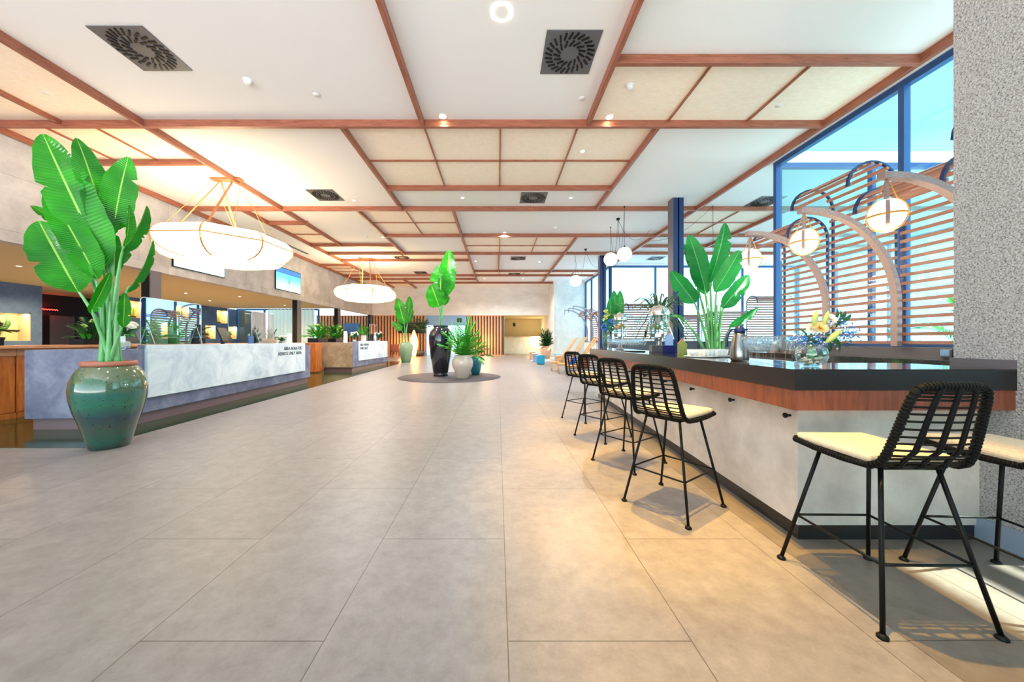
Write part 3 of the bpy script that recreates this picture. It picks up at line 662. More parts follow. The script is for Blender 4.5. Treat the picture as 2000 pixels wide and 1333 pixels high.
# ================================================================== WINDOW SIDE: slatted screens and arched lamps
def slat_panel(name, ln_, zt, z0, label, M_, ms='slat', mf='dark_steel', grp='slatted screens with curved hoods at the windows', rr=.41, h=.027, fz=None):
    t = thing(name, label, 'slatted screen', (0,0,0), 0, grp); t.matrix_world = M_
    path = []; s = 0; L1 = zt-z0; tot = L1+PI*rr
    def at(s):
        if s <= L1: return Vector((0,0,z0+s)), Vector((0,0,1))
        a = (s-L1)/rr; return Vector((-rr+rr*math.cos(a), 0, zt+rr*math.sin(a))), Vector((-math.sin(a),0,math.cos(a)))
    m = MB(); n = int(tot/.146)
    for i in range(n+1):
        s = .03+i*(tot-.06)/n; p, tg = at(s); nr = Vector((tg.z,0,-tg.x))
        pts = [p-tg*h-nr*0, p+tg*h-nr*0, p+tg*h-nr*.03, p-tg*h-nr*.03]
        a = m.verts([q for q in pts]); b = m.verts([q+Vector((0,ln_,0)) for q in pts])
        m.face(a); m.face(b[::-1])
        for k in range(4): m.face([a[k], b[k], b[(k+1)%4], a[(k+1)%4]])
    m.build('slats', M[ms], t)
    ys = [.03, ln_-.03]
    for y in ys:
        f = MB(); f.bar([at(tot*i/40)[0]+Vector((at(tot*i/40)[1].z, 0, -at(tot*i/40)[1].x))*.022+Vector((0,y,0)) for i in range(41)], .045, .03, (0,1,0))
        if fz is not None: f.box((.007,y-.022,fz),(.037,y+.022,z0+.01))
        f.build('frame', M[mf], t)
    return t
def T(x, y, z=0, rz=0): return Matrix.Translation((x,y,z)) @ Matrix.Rotation(rz, 4, 'Z')
slat_panel('slatted_screen', 1.20, 3.98, 1.22, 'tall slatted wooden screen with the highest curved hood, left of the nearest lamp post', T(6.95,5.98))
slat_panel('slatted_screen', 1.22, 3.45, 1.22, 'lower hooded slatted wooden screen touching the roughcast pillar', T(6.95,4.70))
slat_panel('slatted_screen', 1.15, 3.45, 1.22, 'lower hooded slatted wooden screen at the far corner of the near window', T(6.95,7.24))
slat_panel('slatted_screen', 1.22, 3.98, 1.22, 'high hooded slatted screen half hidden by the roughcast pillar', T(6.95,3.42))
slat_panel('slatted_screen', 1.22, 3.45, 1.22, 'slatted wooden screen beyond the pillar by the bar stools', T(6.95,2.14))
for y, lb, zt in ((.86,'slatted screen beside the outermost bar stool',3.98), (-.42,'slatted screen nearest the hall entrance',3.45)):
    slat_panel('slatted_screen', 1.22, zt, 1.22, lb, T(6.95,y))
for x, w, zt, lb in ((9.75,2.2,3.05,'pale slatted screen with low hood behind the drink dispensers'), (12.2,2.2,2.4,'low pale slatted screen behind the tall bar plant'), (14.7,2.2,2.6,'pale slatted screen behind the steel jug'),
                 (17.2,2.2,3.5,'tall pale slatted screen beside the corner window post'), (7.5,.45,2.4,'narrow pale slatted screen beside the rear steel column')):
    slat_panel('slatted_screen', w, zt, 1.22, lb, T(x,20.75,0,PI/2), 'slat', h=.042, fz=0, grp='slatted screens along the far window wall')
# arched lamp posts
ARCH = [(6.87,1.19),(6.87,1.6),(6.87,1.95),(6.84,2.25),(6.74,2.57),(6.62,2.8),(6.45,3.02),(6.24,3.22),(6.0,3.37),(5.75,3.46),(5.5,3.51),(5.2,3.52)]
def smooth(pts, k=4):
    P_ = [Vector((x,0,z)) for x, z in pts]; out = []
    for i in range(len(P_)-1):
        a, b, c, d = P_[max(i-1,0)], P_[i], P_[i+1], P_[min(i+2,len(P_)-1)]
        for j in range(k):
            t = j/k; out.append(.5*((2*b)+(c-a)*t+(2*a-5*b+4*c-d)*t*t+(3*b-a-3*c+d)*t**3))
    return [(p.x, p.z) for p in out+[P_[-1]]]
ARCH = smooth(ARCH)
def make_arch_lamp(label):
    t = thing('arched_lamp', label, 'arched lamp', (0,0,0), group='arched lamp posts over the bar')
    MB().bar([(x,0,z) for x, z in ARCH], .10, .085, (0,1,0)).build('arch', M['post'], t)
    s = MB(); s.ball((5.28,0,2.99), .185, 18, 1.15); s.build('globe', M['globe_warm'], t)
    for k in range(4):
        a = PI/4+k*PI/2; c, q = math.cos(a), math.sin(a)
        pts = [(5.28+.01*c, .01*q, 3.46)]+[(5.28+.198*math.cos(b)*c, .198*math.cos(b)*q, 2.99+.228*math.sin(b)) for b in [1.05-i*.29 for i in range(10)] ]
        MB().bar(pts, .040, .010, (-q, c, 0)).build('strap', M['gold'] if k%2 else M['post'], t)
    MB().tube([(5.28+.195*math.cos(2*PI*i/24),   .198*math.sin(2*PI*i/24), 2.97) for i in range(24)], .014, 5, closed=True).build('band', M['gold'], t)
    MB().lathe([(0,3.47),(.012,3.47),(.012,3.4),(.03,3.2),(0,3.2)], 10, (5.28,0,0)).build('stem', M['grey_steel'], t)
    return t
al = make_arch_lamp('arched wooden lamp with a globe, nearest the roughcast pillar'); al.location = (0,4.67,0)
dup(al, (0,5.93,0), 0, 'arched wooden lamp with a globe, middle of the three over the bar')
dup(al, (0,7.19,0), 0, 'arched wooden lamp with a globe, farthest of the three over the bar, behind leaf tips')
for y in (4.67,5.93,7.19): lamp('POINT', 'globe_light', (5.28,y,2.6), 25, (1,.86,.6), shadow_soft_size=.15)
for y, lb in ((22.2,'thin arched post at the far white wall, first in view'), (23.6,'thin arched post at the far white wall, middle of three'), (25.0,'thin arched post at the far white wall, nearest the plaster')):
    t = thing('arched_post', lb, 'arched post', (0,y,0), group='arched posts at the far window')
    MB().bar([(x-.35,0,z-.02) for x, z in ARCH], .09, .07, (0,1,0)).build('arch', M['out_wood'], t)
    MB().tube([(4.87,0,3.46),(4.87,0,3.2)], .012, 6).build('hook', M['black'], t)
slat_panel('slatted_screen', 1.7, 2.7, 1.22, 'far slatted screen beside the arched posts', T(6.72,21.3), h=.04, fz=0, grp='slatted screens along the far window wall')
slat_panel('slatted_screen', 1.7, 3.0, 1.22, 'far slatted screen at the white plaster wall', T(6.72,23.3), h=.04, fz=0, grp='slatted screens along the far window wall')

# ================================================================== BAR
BX = lambda y, off=0: 1.76+.06*(y-2.04)+off
ZT = 1.11
bar = thing('bar_counter', 'long bar counter with dark stone top, reddish wood band and pale cement base', 'bar counter', (1.76,2.04,0))
def bl(pts): return [(x-1.76, y-2.04) for x, y in pts]
def Lpoly(o, oi, y1): # outer offset o, inner offset oi
    return bl([(BX(2.04)+o, 2.04+o), (3.08, 2.04+o), (3.08, 2.04+oi), (BX(2.04+oi)+oi, 2.04+oi), (BX(y1)+oi, y1), (BX(y1)+o, y1)])
tb = MB(); tb.prism(Lpoly(.001, .60, 7.9), ZT-.006, ZT); tb.prism(Lpoly(0, .60, 7.9), ZT-.045, ZT-.006, 1); tb.prism(Lpoly(0, .03, 7.9), ZT-.125, ZT-.045, 1); tb.build('countertop', [M['counter'], M['counter_edge']], bar)
MB().prism(Lpoly(.006, .05, 7.88), ZT-.245, ZT-.125).build('wood_band', M['red_wood'], bar)
MB().prism(Lpoly(.16, .50, 7.8), .10, ZT-.045).build('base', M['plaster_base'], bar)
MB().prism(Lpoly(.17, .49, 7.79), 0, .10).build('skirting', M['skirt_dark'], bar)
MB().box((3.06-1.76, 0, ZT), (3.08-1.76, .29, ZT+.055)).build('upstand', M['grey_steel'], bar)
for y in (2.24+.02, 2.85, 3.5, 4.15, 4.8, 5.45, 6.1, 6.75):
    x = BX(y, .16)-1.76; k = MB(); Mk = Matrix.Translation((x, y-2.04, .79)) @ Matrix.Rotation(-PI/2, 4, 'Y')
    k.lathe([(0,0),(.008,0),(.008,.035),(.017,.04),(.017,.05),(0,.052)], 12, M=Mk); k.build('hook', M['black_metal'], bar)
bb = thing('back_counter', 'grey stone back counter running under the near window', 'back counter', (6.3,2.4,0))
MB().box((0,0,.90),(.69,6.3,1.0), bev=.006).build('worktop', M['counter'], bb)
MB().box((.67,0,1.0),(.69,6.3,SILL)).build('splashback', M['grey_steel'], bb)
for k in range(5):
    c = MB().box((.06,.03+k*1.25,.08),(.66,1.23+k*1.25,.90)); c.build('cupboard', M['grey_steel'], bb)
    MB().box((.03,.06+k*1.25,.12),(.06,1.20+k*1.25,.84), bev=.004).build('door', M['white_paint'], bb)
for y, lb in ((5.15,'grey flip cover socket on the sill, nearer the pillar'), (5.33,'grey flip cover socket on the sill, nearer the lamp post')):
    t = thing('wall_socket', lb, 'socket', (6.965,y,1.085), group='sockets on the window sill')
    MB().box((-.03,-.07,-.065),(0,.07,.065), bev=.01).build('case', M['grey_steel'], t); MB().box((-.042,-.055,-.04),(-.03,.055,.05), bev=.005).build('cover', M['blue_fabric'], t)

# ---- bar stools
SIDE = [(.245,.722,.175),(.235,.715,.20),(.10,.705,.205),(-.05,.70,.203),(-.16,.705,.198),(-.205,.73,.193),(-.228,.78,.187),(-.25,.86,.178),(-.272,.95,.168),(-.292,1.03,.158),(-.302,1.068,.146),(-.307,1.085,.125)]
def spath(s):
    n = len(SIDE)-1; i = min(int(s*n), n-1); f = s*n-i; a, b = SIDE[i], SIDE[i+1]
    return [a[k]*(1-f)+b[k]*f for k in range(3)]
def make_stool(label):
    t = thing('bar_stool', label, 'bar stool', (0,0,0), group='black woven bar stools at the counter')
    back = MB(); seat = MB()
    left = [(-w,y,z) for y,z,w in SIDE]; rt = [(w,y,z) for y,z,w in SIDE]
    top = [(-.07,-.318,1.092),(0,-.322,1.093),(.07,-.318,1.092)]; fr = [(.1,.262,.722),(0,.266,.722),(-.1,.262,.722)]
    back.tube(left[4:]+top+rt[4:][::-1], .0145, 8, caps=True)
    seat.tube((left[:5][::-1])+[(-.1,.262,.722),(0,.266,.722),(.1,.262,.722)]+rt[:5], .0135, 8)
    # wrapped rim ridges
    def ridges(m, pts, r):
        P_ = [Vector(p) for p in pts]
        for a, b in zip(P_, P_[1:]):
            k = max(1, int((b-a).length/.014)); d = (b-a)
            for i in range(k):
                c = a+d*(i+.5)/k; m.tube([c-d.normalized()*.0045, c+d.normalized()*.0045], r, 7)
    ridges(back, left[4:]+top+rt[4:][::-1], .0175); ridges(seat, left[:5], .0160); ridges(seat, rt[:5], .0160)
    def row(m, s, r=.0052):
        y, z, w = spath(s); bow = -.022 if s > .5 else 0
        m.tube([(w*u, y+bow*(1-u*u), z-(.010*(1-u*u) if s <= .45 else 0)) for u in (-1,-.6,-.2,.2,.6,1)], r, 5)
    def band(m, u, s0, s1, r=.008):
        pts = []
        for i in range(9):
            s = s0+(s1-s0)*i/8; y, z, w = spath(s); bow = -.022 if s > .5 else 0
            pts.append((w*u, y+bow*(1-u*u)-.004, z-(.012 if s <= .45 else 0)))
        m.tube(pts, r, 6)
    for i in range(15): row(back, .46+.52*i/14.5); 
    for i in range(14): row(seat, .03+.39*i/13, .006)
    for u in (-.5, 0, .5):
        for du in (-.032,.032): band(back, u+du, .42, 1.0, .0062); band(seat, u+du, 0, .44, .0062)
    back.build('backrest', M['rattan'], t); seat.build('seat', M['rattan'], t)
    MB().box((-.188,-.165,.712),(.188,.245,.754), bev=.016).build('cushion', M['cushion'], t)
    for sx in (-1,1):
        for sy in (-1,1):
            l = MB(); l.tube([(sx*.13,sy*.15,.692),(sx*.25,sy*.27,.012)], .0095, 8); l.lathe([(0,0),(.021,0),(.021,.010),(.012,.02),(0,.02)], 12, (sx*.25,sy*.27,0)); l.build('leg', M['black_metal'], t)
    x, y, z = .202, .222, .285
    for a, b in (((x,y),(-x,y)),((-x,y),(-x,-y)),((-x,-y),(x,-y)),((x,-y),(x,y))):
        MB().tube([(a[0],a[1],z),(b[0],b[1],z)], .0065, 6).build('footrest', M['black_metal'], t)
    u = MB()
    for a, b in (((-.13,.15),(.13,.15)),((-.13,-.15),(.13,-.15)),((-.13,-.15),(-.13,.15)),((.13,-.15),(.13,.15))): u.tube([(a[0],a[1],.69),(b[0],b[1],.69)], .009, 6)
    u.build('under_frame', M['black_metal'], t)
    return t
st = make_stool('black woven bar stool nearest the viewer, pulled to the short end of the bar'); st.location = (1.91,1.745,0); st.rotation_euler.z = math.radians(-1)
dup(st, (2.60,1.72,0), math.radians(-3), 'black woven bar stool against the roughcast pillar, cut by the frame edge')
for x, y, lb in ((1.375,2.70,'first black woven bar stool along the side of the bar, from the corner'), (1.384,3.64,'second black woven bar stool along the side of the bar, from the corner'),
                 (1.41,4.61,'third black woven bar stool along the side of the bar, from the corner'), (1.436,5.67,'farthest black woven bar stool along the side of the bar')):
    dup(st, (x,y,0), math.radians(-55), lb)

# ================================================================== THINGS ON THE BAR
def jug():
    t = thing('vacuum_jug', 'brushed steel vacuum jug with dark blue lid standing on the bar', 'jug', (2.04,2.90,ZT))
    MB().lathe([(0,0),(.058,0),(.066,.01),(.070,.04),(.067,.10),(.056,.17),(.044,.215),(.038,.235),(0,.235)], 32).build('body', M['chrome'], t)
    l = MB().lathe([(0,.235),(.040,.235),(.041,.262),(.036,.272),(.024,.292),(.01,.30),(0,.30)], 24); l.box((.03,-.012,.255),(.062,.012,.272), bev=.004); l.build('lid', M['lid'], t)
    MB().bar(bez([(-.035,0,.262),(-.10,0,.29),(-.12,0,.17),(-.105,0,.12)], 12), .022, .012, (0,1,0)).build('handle', M['lid'], t)
M['lid'] = mat('dark_blue_plastic', S(26,44,92), .35)
jug()
def wine_glass(label, grp):
    o = MB(); o.lathe([(0,.002),(.034,.002),(.034,.004),(.006,.010),(.0035,.02),(.0035,.085),(.010,.095),(.030,.112),(.040,.14),(.040,.165),(.032,.205),(.031,.205),(.038,.165),(.038,.14),(.028,.114),(.008,.099),(0,.098)], 20)
    g = o.build('wine_glass', M['glass']); return tag(g, label, 'wine glass', grp)
g0 = wine_glass('clear stemmed wine glass in the row between the steel jug and the flower bowl', 'wine glasses on the near end of the bar'); first = True
for i in range(7):
    for j in range(2):
        p = (1.87+.092*j+.036*i+.01*(i%2), 2.46+.085*i-.02*j, ZT)
        if p[1] > 3.0: continue
        o = g0 if first else g0.copy()
        if not first: C.objects.link(o)
        first = False; o.location = p
for i, p in enumerate([(2.12,2.42),(2.16,2.52),(2.20,2.63)]):
    o = g0.copy(); C.objects.link(o); o.location = (*p, ZT)
for i in range(6):
    for j in range(3):
        for grp, (bx_, by_) in enumerate(((2.12,6.05), (2.10,5.35))):
            if grp and i > 4: continue
            o = g0.copy(); C.objects.link(o); o.location = (bx_+.085*j, by_+.10*i, ZT)
            o['label'] = 'small stemmed glass in the crowd below the rear drink dispenser' if not grp else 'small stemmed glass in the crowd before the front drink dispenser'
            o['group'] = 'stemmed glasses around the drink dispensers, '+('rear' if not grp else 'front')
def dispenser(x, y, r, z0, z1, fill, fm, slices, sm, label):
    t = thing('drink_dispenser', label, 'drink dispenser', (x,y,ZT))
    MB().lathe([(0,0),(r*.62,0),(r*.62,.012),(r*.3,.04),(r*.26,z0-ZT-.06),(r*.45,z0-ZT),(0,z0-ZT)], 28).build('stand', M['chrome'], t)
    MB().lathe([(r*.94,z0-ZT),(r,z0-ZT+.02),(r,z1-ZT)], 32).build('jar', M['glass'], t)
    MB().lathe([(0,z0-ZT+.01),(r*.93,z0-ZT+.01),(r*.96,z0-ZT+.03),(r*.96,z0-ZT+(z1-z0)*fill),(0,z0-ZT+(z1-z0)*fill)], 28).build('drink', M[fm], t)
    s = MB()
    for i in range(9):
        a = R.uniform(0,6.28); q = r*R.uniform(.2,.75); s.lathe([(0,-.004),(.038,-.004),(.038,.004),(0,.004)], 10, M=Matrix.Translation((q*math.cos(a), q*math.sin(a), z0-ZT+(z1-z0)*fill-.03+R.uniform(-.05,.02))) @ Euler((R.uniform(-.8,.8),R.uniform(-.8,.8),0)).to_matrix().to_4x4())
    s.build('fruit_slices', M[sm], t)
    MB().lathe([(r*1.03,z1-ZT),(r*1.03,z1-ZT+.03),(r*.9,z1-ZT+.09),(r*.5,z1-ZT+.13),(.015,z1-ZT+.14),(.015,z1-ZT+.16),(0,z1-ZT+.165)], 32).build('lid', M['mirror_steel'], t)
    MB().lathe([(r*1.02,z0-ZT-.02),(r*1.02,z0-ZT+.03)], 32).build('collar', M['mirror_steel'], t)
    k = MB(); k.tube([(-r,0,z0-ZT+.03),(-r-.06,0,z0-ZT+.03),(-r-.065,0,z0-ZT-.02)], .009, 8); k.box((-r-.075,-.008,z0-ZT+.03),(-r-.05,.008,z0-ZT+.075)); k.build('tap', M['black'], t)
dispenser(2.44, 5.20, .145, 1.355, 1.675, .55, 'water', 0, 'lime', 'tall glass drink dispenser with domed steel lid and green limes inside')
dispenser(2.46, 6.92, .125, 1.39, 1.70, .72, 'water', 0, 'orange', 'smaller glass drink dispenser with domed lid and orange slices, farther along')
t = thing('caddy_box', 'open dark box with one navy side, standing below the front dispenser', 'box', (2.30,4.80,ZT), math.radians(-8))
MB().box((-.14,0,0),(.0,.14,.105), bev=.003).build('grey_side', M['grey_box'], t); MB().box((.0,0,0),(.175,.14,.105), bev=.003).build('navy_side', M['navy'], t)
def carton(x, y, z, m, lb, rz):
    t = thing('gable_carton', lb, 'carton', (x,y,z), rz, 'gable top cartons by the caddy box')
    c = MB(); w, d, h = .045, .055, .13; a = c.verts([(-w,-d,0),(w,-d,0),(w,d,0),(-w,d,0),(-w,-d,h),(w,-d,h),(w,d,h),(-w,d,h),(0,-d,h+.055),(0,d,h+.055)])
    for q in ((0,3,2,1),(0,1,5,4),(1,2,6,5),(2,3,7,6),(3,0,4,7),(4,5,8),(6,7,9),(5,6,9,8),(7,4,8,9)): c.face([a[i] for i in q])
    c.build('box', M[m], t); MB().box((-.006,-d,h+.05),(.006,d,h+.075)).build('fold', M['carton_brown'], t)
    Mr = Matrix.Translation((-w-.001,0,h+.001)) @ Matrix.Rotation(math.atan2(.055,w), 4, 'Y').inverted()
    MB().box((0,-d*.9,0),(.07,d*.9,.004), Mr).build('roof_panel', M['carton_brown'], t)
carton(2.37, 4.42, ZT, 'carton_green', 'olive green gable top carton in front of the caddy box', -.3)
carton(2.42, 4.86, ZT+.10, 'carton_blue', 'pale blue gable top carton standing in the navy box', -.3)
# cups and saucers
def cup(lb, grp):
    t = thing('coffee_cup', lb, 'cup', (0,0,0), group=grp)
    MB().lathe([(0,0),(.028,0),(.036,.035),(.039,.066),(.037,.066),(.034,.034),(.025,.005),(0,.005)], 20).build('bowl', M['porcelain'], t)
    MB().tube([(.036,0,.052),(.056,0,.05),(.056,0,.022),(.032,0,.018)], .004, 6).build('handle', M['porcelain'], t); return t
c0 = cup('white porcelain coffee cup in the double row on the bar behind the steel jug', 'white cups on the bar'); first = True
for i in range(8):
    for j in range(2):
        p = (1.99+.062*i+.03*j, 3.50+.03*i+.095*j+(.0 if i < 5 else -.03), ZT+.012)
        if first: c0.location = p; first = False
        else: dup(c0, p, R.uniform(0,6))
for k, (x, y) in enumerate(((2.10,3.56),(2.33,3.63))):
    s = MB(); s.lathe([(0,.0),(.13,.0),(.155,.011),(.15,.014),(.12,.006),(0,.006)], 28, (0,0,0)); o = s.build('saucer_tray', M['porcelain']); o.location = (x,y,ZT); o.scale = (1.05,.9,1)
    tag(o, ('round white tray under the cups, left of the jug','round white tray under the cups, nearer the jug')[k], 'tray', 'white trays under the cups')
for k, (x, y, w, d, m) in enumerate(((2.08,5.3,.30,.22,'black'), (2.12,7.0,.34,.26,'acrylic'))):
    o = MB().box((-w/2,-d/2,0),(w/2,d/2,.014), bev=.004).build('serving_tray', M[m]); o.location = (x, y, ZT); tag(o, ('flat black tray among the glasses before the front dispenser','clear tray beside the rear glass vase')[k], 'tray')
t = thing('tealight_glass', 'small cube glass with greenery next to the white cups', 'glass holder', (2.28,4.10,ZT))
MB().box((-.035,-.035,0),(.035,.035,.08), bev=.004).build('cube', M['glass'], t)
t = thing('looped_case', 'rounded taupe case with a looped handle on the window counter', 'case', (6.52,7.9,1.0), .1)
c = MB(); pr = [(-.24,0),(-.24,.12),(-.18,.24),(-.06,.30),(.06,.30),(.18,.24),(.24,.12),(.24,0)]
a = c.verts([(x,-.05,z) for x, z in pr]); b_ = c.verts([(x,.05,z) for x, z in pr]); c.face(a); c.face(b_[::-1])
for i in range(8): c.face([a[i],b_[i],b_[(i+1)%8],a[(i+1)%8]])
c.build('body', M['tote'], t); MB().tube(bez([(-.12,-.06,.02),(-.16,-.07,.42),(.1,-.07,.40),(.02,-.06,.05)], 14), .012, 6).build('handle', M['grey_steel'], t)

# ================================================================== FOLIAGE BUILDERS
def blade(b, t, hw, roll=0, bend=.06, fold=.25, seed=0, splits=2, mid=None, uvname='UVMap', nl=30, na=5, droop=0):
    """broad leaf blade b->t (Vectors), half width hw, slightly folded along its rib; returns an MB with uv"""
    r = random.Random(seed); b = Vector(b); t = Vector(t); ax = (t-b); ln = ax.length
    view = Vector((0,0,EYE))-(b+t)/2; view.z *= .3; view.normalize()
    side = ax.cross(view).normalized(); nrm = side.cross(ax).normalized()
    if nrm.dot(view) < 0: nrm = -nrm
    q = Matrix.Rotation(roll, 3, ax.normalized()); side = q @ side; nrm = q @ nrm
    m0 = Vector(mid) if mid is not None else (b+t)/2+nrm*bend*ln
    pts = bez([b, m0*2-(b+t)/2, t], nl)
    sp = [(r.choice((-1,1)), r.uniform(.2,.85), r.uniform(.35,.7)) for _ in range(splits)]
    m = MB(); uvl = m.bm.loops.layers.uv.new('UVMap'); rows = []
    for i, p in enumerate(pts):
        v = i/(nl-1); tg = (pts[min(i+1,nl-1)]-pts[max(i-1,0)]).normalized(); s = (side-tg*side.dot(tg)).normalized(); n_ = s.cross(tg).normalized()
        if n_.dot(nrm) < 0: n_ = -n_
        w = hw*1.1*min(1, (max(v,.004)/.25))**.5*min(1, (max(1-v,.004)/.34))**.5
        row = []
        for k in range(-na, na+1):
            u = k/na; ww = w
            for sd, sv, dp in sp:
                if u*sd > 0 and abs(v-sv) < .018: ww = w*(1-dp*max(0, abs(u)-.3))
            ww *= 1+.02*math.sin(v*40+seed)*abs(u)
            off = fold*abs(u)**1.3*ww+.05*ww*math.sin(v*19+seed*2+u*3)*abs(u)
            row.append(m.bm.verts.new(p+s*u*ww+n_*off-tg*ww*.25*abs(u)*(1 if v > .1 else 0)))
        rows.append(row)
    for i in range(nl-1):
        for k in range(2*na):
            f = m.bm.faces.new([rows[i][k], rows[i][k+1], rows[i+1][k+1], rows[i+1][k]]); f.smooth = True
            for lp, (du, dv) in zip(f.loops, ((0,0),(1,0),(1,1),(0,1))): lp[uvl].uv = ((k+du)/(2*na), (i+dv)/(nl-1))
    return m
def pot(name_mat, prof, parent, rim=None, soil=None, n=48):
    MB().lathe(prof, n).build('pot', M[name_mat], parent)
    if rim: MB().lathe(rim, n).build('rim', M['terracotta'], parent)
    if soil: MB().lathe([(0,soil[1]+.01),(soil[0],soil[1])], 24).build('soil', M['soil'], parent)
def strel(parent, base, leaves, origin, mname='banana', sw=.016, splits=2, bend=.05):
    o3 = Vector(origin)
    for i, lf in enumerate(leaves):
        lb, tp, hw = lf[0], lf[1], lf[2]; roll = lf[3] if len(lf) > 3 else 0; fold = lf[4] if len(lf) > 4 else .22
        b = Vector(lb)-o3; t = Vector(tp)-o3
        # blade() needs world positions for its orientation
        m = blade(lb, tp, hw, roll, bend, fold, seed=i*7+3, splits=splits)
        for v in m.bm.verts: v.co -= o3
        leaf = m.build('leaf', M[mname if not isinstance(mname, list) else mname[i%len(mname)]], parent, uv=True)
        s0 = Vector(base)-o3+Vector((R.uniform(-.05,.05), R.uniform(-.05,.05), 0)); c1 = s0.lerp(b, .5); c1.z = s0.z+(b.z-s0.z)*.62; c1.x = s0.x+(b.x-s0.x)*.35; c1.y = s0.y+(b.y-s0.y)*.35
        e = b.lerp(t, .12)
        st_ = bez([s0, c1, b, e], 12); MB().tube(st_, [sw*(1.35-.95*k/11) for k in range(12)], 7).build('stalk', M['stem'], parent)

# ---- hero plant in the green urn
UX, UY = -4.69, 4.16
t = thing('potted_plant', 'tall broad leaved plant in a big speckled green glazed urn, front left', 'potted plant', (UX,UY,0))
pot('green_glaze', [(0,0),(.172,0),(.182,.015),(.205,.12),(.25,.30),(.295,.45),(.325,.60),(.333,.70),(.322,.80),(.285,.90),(.24,.965),(.222,.985),(.205,.985),(.20,.93)], t,
    [(.200,.975),(.232,.980),(.240,.995),(.240,1.02),(.230,1.035),(.205,1.035),(.200,1.01)], (.21,.95))
def W1(px, py, dy=0): return P(px, py, UY+dy)
lv = [((207,520),(84,262),40,-.15,.18,.10), ((212,470),(150,270),27,.25,.2,.22), ((222,450),(251,307),30,-.25,.15,.30), ((190,545),(92,372),27,.1,.25,-.02),
      ((160,480),(62,402),17,.5,.3,.12), ((152,570),(76,432),38,-.1,.2,-.12), ((236,492),(286,402),15,1.0,.7,.1), ((246,572),(298,470),11,1.0,.7,.05),
      ((176,612),(216,532),10,.2,.6,-.15), ((240,640),(243,572),10,.2,.3,-.1), ((232,520),(252,400),12,.8,.6,.2), ((222,540),(140,350),30,.3,.2,.25)]
strel(t, (UX,UY,.95), [(W1(*a,dy), W1(*b,dy), w*UY/F*.82, rl, fo) for a, b, w, rl, fo, dy in lv], (UX,UY,0), sw=.020)
s_ = MB()
for k in range(7):
    a = k*.9; s_.tube(bez([(.08*math.cos(a),.08*math.sin(a),.95),(.05*math.cos(a),.05*math.sin(a),1.3),(.09*math.cos(a),.06*math.sin(a),1.75)], 8), [.034,.032,.028,.024,.020,.016,.012,.008], 8)
s_.build('sheath', M['stem'], t)

# ---- pot island
BXY = (-2.07,12.5)
t = thing('potted_plant', 'slender broad leaved plant in a very tall black glazed urn on the round inlay', 'potted plant', (*BXY,0))
pot('black_glaze', [(0,0),(.25,0),(.27,.02),(.27,.08),(.25,.10),(.27,.14),(.33,.50),(.40,.95),(.435,1.25),(.435,1.45),(.39,1.62),(.28,1.74),(.25,1.77),(.29,1.80),(.29,1.83),(.25,1.83),(.24,1.78)], t, None, (.25,1.76))
def W2(px, py, dy=0): return P(px, py, BXY[1]+dy)
strel(t, (*BXY,1.75), [(W2(868,578,.15), W2(877,489,.15), 15*.0186, .3, .25), (W2(861,584), W2(861,516), 18*.0186, -.1, .2), (W2(858,600,-.2), W2(842,556,-.2), 16*.0186, 0, .2), (W2(862,594,.1), W2(878,580,.1), 6*.0186, .2, .2)], (*BXY,0), sw=.02)
def frond(b, t, w, n=22, sag=.15, seed=0, lw=.02, up=0):
    """feather palm frond from b to t, leaflet length w"""
    r = random.Random(seed); b = Vector(b); t = Vector(t); ax = t-b; ln = ax.length
    pts = bez([b, b.lerp(t,.5)+Vector((0,0,sag*ln)), t], n+3); m = MB()
    m.tube(pts, [.012*(1-.8*i/(n+2)) for i in range(n+3)], 5)
    hz_ = Vector((-ax.y, ax.x, 0)); hz_ = hz_.normalized() if hz_.length > 1e-4 else Vector((1,0,0))
    for i in range(3, n+2):
        v = i/(n+2); p = pts[i]; tg = (pts[min(i+1,n+2)]-pts[i-1]).normalized(); L_ = w*math.sin(PI*min(1, .18+.82*v))**.6*r.uniform(.85,1.1)
        for sd in (-1,1):
            d = (hz_*sd*.8+tg*.75+Vector((0,0,r.uniform(-.35,.15)+up))).normalized(); e = p+d*L_+Vector((0,0,-.12*L_)); q = p+d*L_*.5; s2 = d.cross(Vector((0,0,1))).normalized()*lw/2+Vector((0,0,lw*.2))
            a = m.verts([p, q+s2, e, q-s2]); m.face(a, True)
    return m
def palm(parent, top, n, h, spread, w, m='palm', seed=0, nn=20, lw=.03, sag=.15, low=-.1):
    r = random.Random(seed)
    for i in range(n):
        a = i*2.399+r.uniform(-.2,.2); k = (i+.5)/n; el = 1.35-1.15*k; L_ = h*r.uniform(.8,1.05)
        b = Vector((0.03*math.cos(a),.03*math.sin(a),top)); t = Vector((math.cos(a)*L_*math.cos(el)*spread, math.sin(a)*L_*math.cos(el)*spread, top+L_*math.sin(el)+low*k*h))
        frond(b, t, w, nn, sag, seed*31+i, lw).build('frond', M[m], parent)
t = thing('potted_palm', 'feathery green palm in a rounded cream pot on the round inlay', 'potted palm', (-1.20,11.8,0))
pot('cream_glaze', [(0,0),(.20,0),(.21,.02),(.28,.25),(.35,.42),(.365,.55),(.33,.66),(.26,.73),(.24,.745),(.27,.77),(.26,.79),(.23,.78),(.22,.72)], t, None, (.23,.73))
palm(t, .74, 30, 1.5, .62, .27, 'palm', 3, 26, .028)
t = thing('potted_fern', 'low drooping fern palm in a teal pot behind the cream pot', 'potted fern', (-.84,13.0,0))
pot('teal_glaze', [(0,0),(.15,0),(.20,.2),(.26,.5),(.27,.62),(.25,.66),(.22,.64)], t, None, (.22,.60))
palm(t, .62, 12, 1.0, .95, .26, 'fresh_leaf', 5, 16, .04, .35, -.55)
GX, GY = -5.46, 20.5
